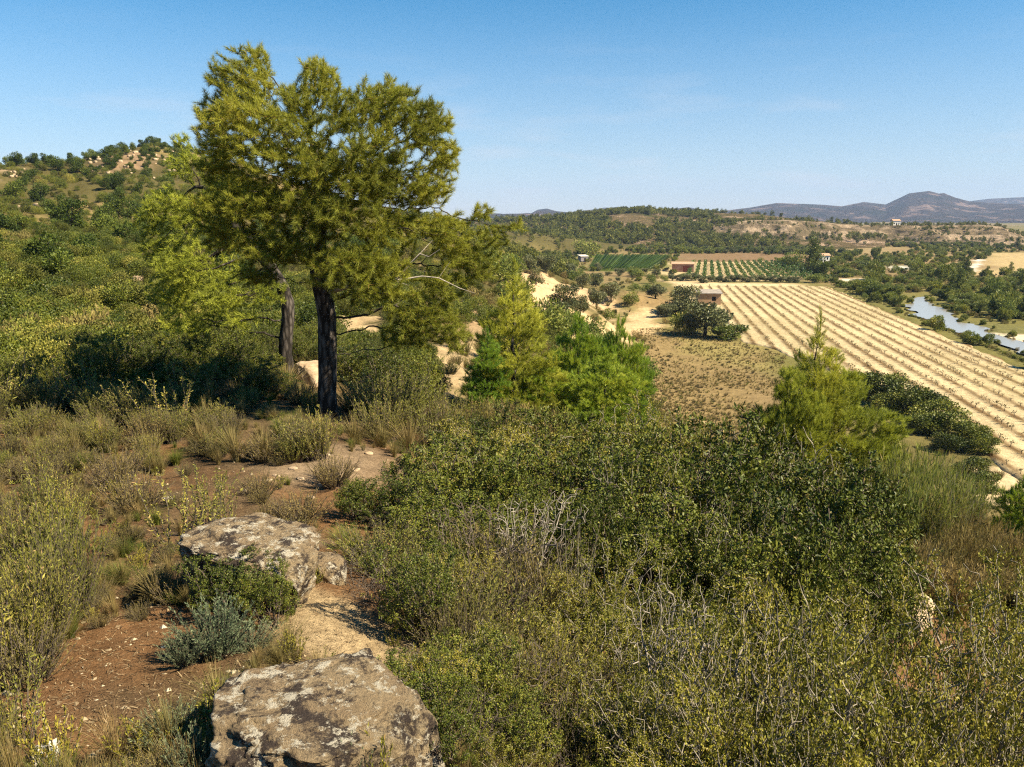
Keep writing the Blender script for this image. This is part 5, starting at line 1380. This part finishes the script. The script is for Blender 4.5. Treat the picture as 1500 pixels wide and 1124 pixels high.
# ------------------------------------------------------------------ litter, pebbles and low plants on the near ground
def litter():
    g = np.random.default_rng(800); n = 52000
    Y = 1.7 * (14 / 1.7) ** g.random(n); px = g.uniform(-150, 1100, n)
    x = (px - 750) / F * (Y + .5); z = height(x, Y)
    p = np.stack([x, Y, z + .006], 1)
    a = g.random(n) * 6.28; L = .008 + .035 * g.random(n) ** 2; w = .0008 + .0018 * g.random(n)
    d = np.stack([np.cos(a), np.sin(a), .25 * g.normal(size=n)], 1); s = np.stack([-np.sin(a), np.cos(a), 0 * a], 1)
    V = np.stack([p - s * w[:, None], p + s * w[:, None], p + d * L[:, None] + s * w[:, None] * .6, p + d * L[:, None] - s * w[:, None] * .6], 1).reshape(-1, 3)
    me = mesh_np("litter", V, [np.arange(len(V)).reshape(-1, 4)], [M["litter"]], g.random(n))
    kind(link("litter", me), "stuff")
    n = 3600
    Y = 1.8 * (13 / 1.8) ** g.random(n); px = g.uniform(-150, 900, n); x = (px - 750) / F * (Y + .5)
    p = np.stack([x, Y, height(x, Y)], 1)
    k = (fbm2(x * .8, Y * .8, 3, 5) > -.15); p = p[k]; n = len(p)
    base = np.array([(1,0,0),(-1,0,0),(0,1,0),(0,-1,0),(0,0,.7),(0,0,-.7)], float)
    tri = np.array([(0,2,4),(2,1,4),(1,3,4),(3,0,4),(2,0,5),(1,2,5),(3,1,5),(0,3,5)])
    s = .004 + .016 * g.random(n) ** 3
    V = p[:, None] + base[None] * s[:, None, None] * (1 + .5 * g.normal(size=(n, 6, 3)))
    F_ = tri[None] + (np.arange(n) * 6)[:, None, None]
    me = mesh_np("pebbles", V.reshape(-1, 3), [F_.reshape(-1, 3)], [M["pebble"]], np.repeat(g.random(n), 8))
    kind(link("pebbles", me), "stuff")
M["litter"] = leaf_mat("dry litter", [(0.0, (0.06, 0.035, 0.02)), (0.6, (0.17, 0.105, 0.055)), (1.0, (0.36, 0.26, 0.15))], .1, .9, .1, 0)
M["pebble"] = leaf_mat("pebbles", [(0.0, (0.16, 0.10, 0.06)), (0.6, (0.34, 0.25, 0.16)), (1.0, (0.48, 0.40, 0.30))], 0, .9, .1, 0)
litter()
x, y, z, px, g = polar(1500, 810, -150, 700, 2.0, 14, 1.0)
ok = (fbm2(x * .6, y * .6, 3, 811) > -.12) & free(x, y, BARE[:2], .05)
ok &= ~((px > 180) & (px < 560) & (y > 5.0) & (y < 10) & (g.random(len(x)) < .85))
ok &= ~((px > 300) & (y < 5.2) & (g.random(len(x)) < .7))
scatter("dry_grass", ["straw", "tussock", "brown_a", "sprig_a", "straw", "brown_a", "straw"], np.stack([x, y, z], 1)[ok], .22 + .34 * g.random(ok.sum()) ** 1.5, 812, sink=.01)
x, y, z, px, g = polar(1700, 820, 560, 2500, 2.3, 14, .9)
k = ((px < 1310) | (y < 5) | (px > 1530)) & (g.random(1700) < .6)
x, y, z = x[k], y[k], z[k]
scatter("undergrowth", ["dead_b", "brown_a", "rose_b", "olive_a", "straw", "sprig_a", "oak_a"], np.stack([x, y, z], 1), .3 + .35 * g.random(len(x)), 821, sink=.03)
x, y, z, px, g = polar(2600, 830, 700, 2500, 10, 66, 1.0)
k = (in_poly(x, y, FLD) < -1) & ((y > 13) | (px > 1320)) & (free(x, y, [np.array([G(a, b)[:2] for a, b in PATCHES[8][0]])], .5) | (g.random(len(x)) < .25)) & free(x, y, BARE[4:6], 0)
scatter("undergrowth", ["reed_b", "straw", "rose_b", "straw", "reed_b", "brown_a", "straw"], np.stack([x, y, z], 1)[k], .35 + .4 * g.random(k.sum()), 831, sink=.03)
x, y, z, px, g = polar(9000, 840, 930, 1150, 60, 140, 1.0)
k = (in_poly(x, y, FLD) < -1) & (fbm2(x * .12, y * .12, 4, 842) + .5 * g.random(len(x)) > -.02)
scatter("dry_grass", ["straw", "straw", "brown_a", "straw", "tussock"], np.stack([x, y, z], 1)[k], .35 + .6 * g.random(k.sum()) ** 1.5, 841, sink=.03)

# ------------------------------------------------------------------ the air over the valley
bm = bmesh.new(); box(bm, -7500, -300, -12, 7500, 8200, 330); bm.normal_update()
me = bpy.data.meshes.new("haze"); bm.to_mesh(me); bm.free()
hm = bpy.data.materials.new("haze"); hm.use_nodes = True
hn = hm.node_tree.nodes; hn.remove(hn["Principled BSDF"])
pv = hn.new("ShaderNodeVolumePrincipled")
pv.inputs["Color"].default_value = (0.50, 0.66, 1.0, 1); pv.inputs["Density"].default_value = 0.00009
hm.node_tree.links.new(pv.outputs[0], hn["Material Output"].inputs["Volume"])
me.materials.append(hm)
kind(link("haze", me), "stuff")
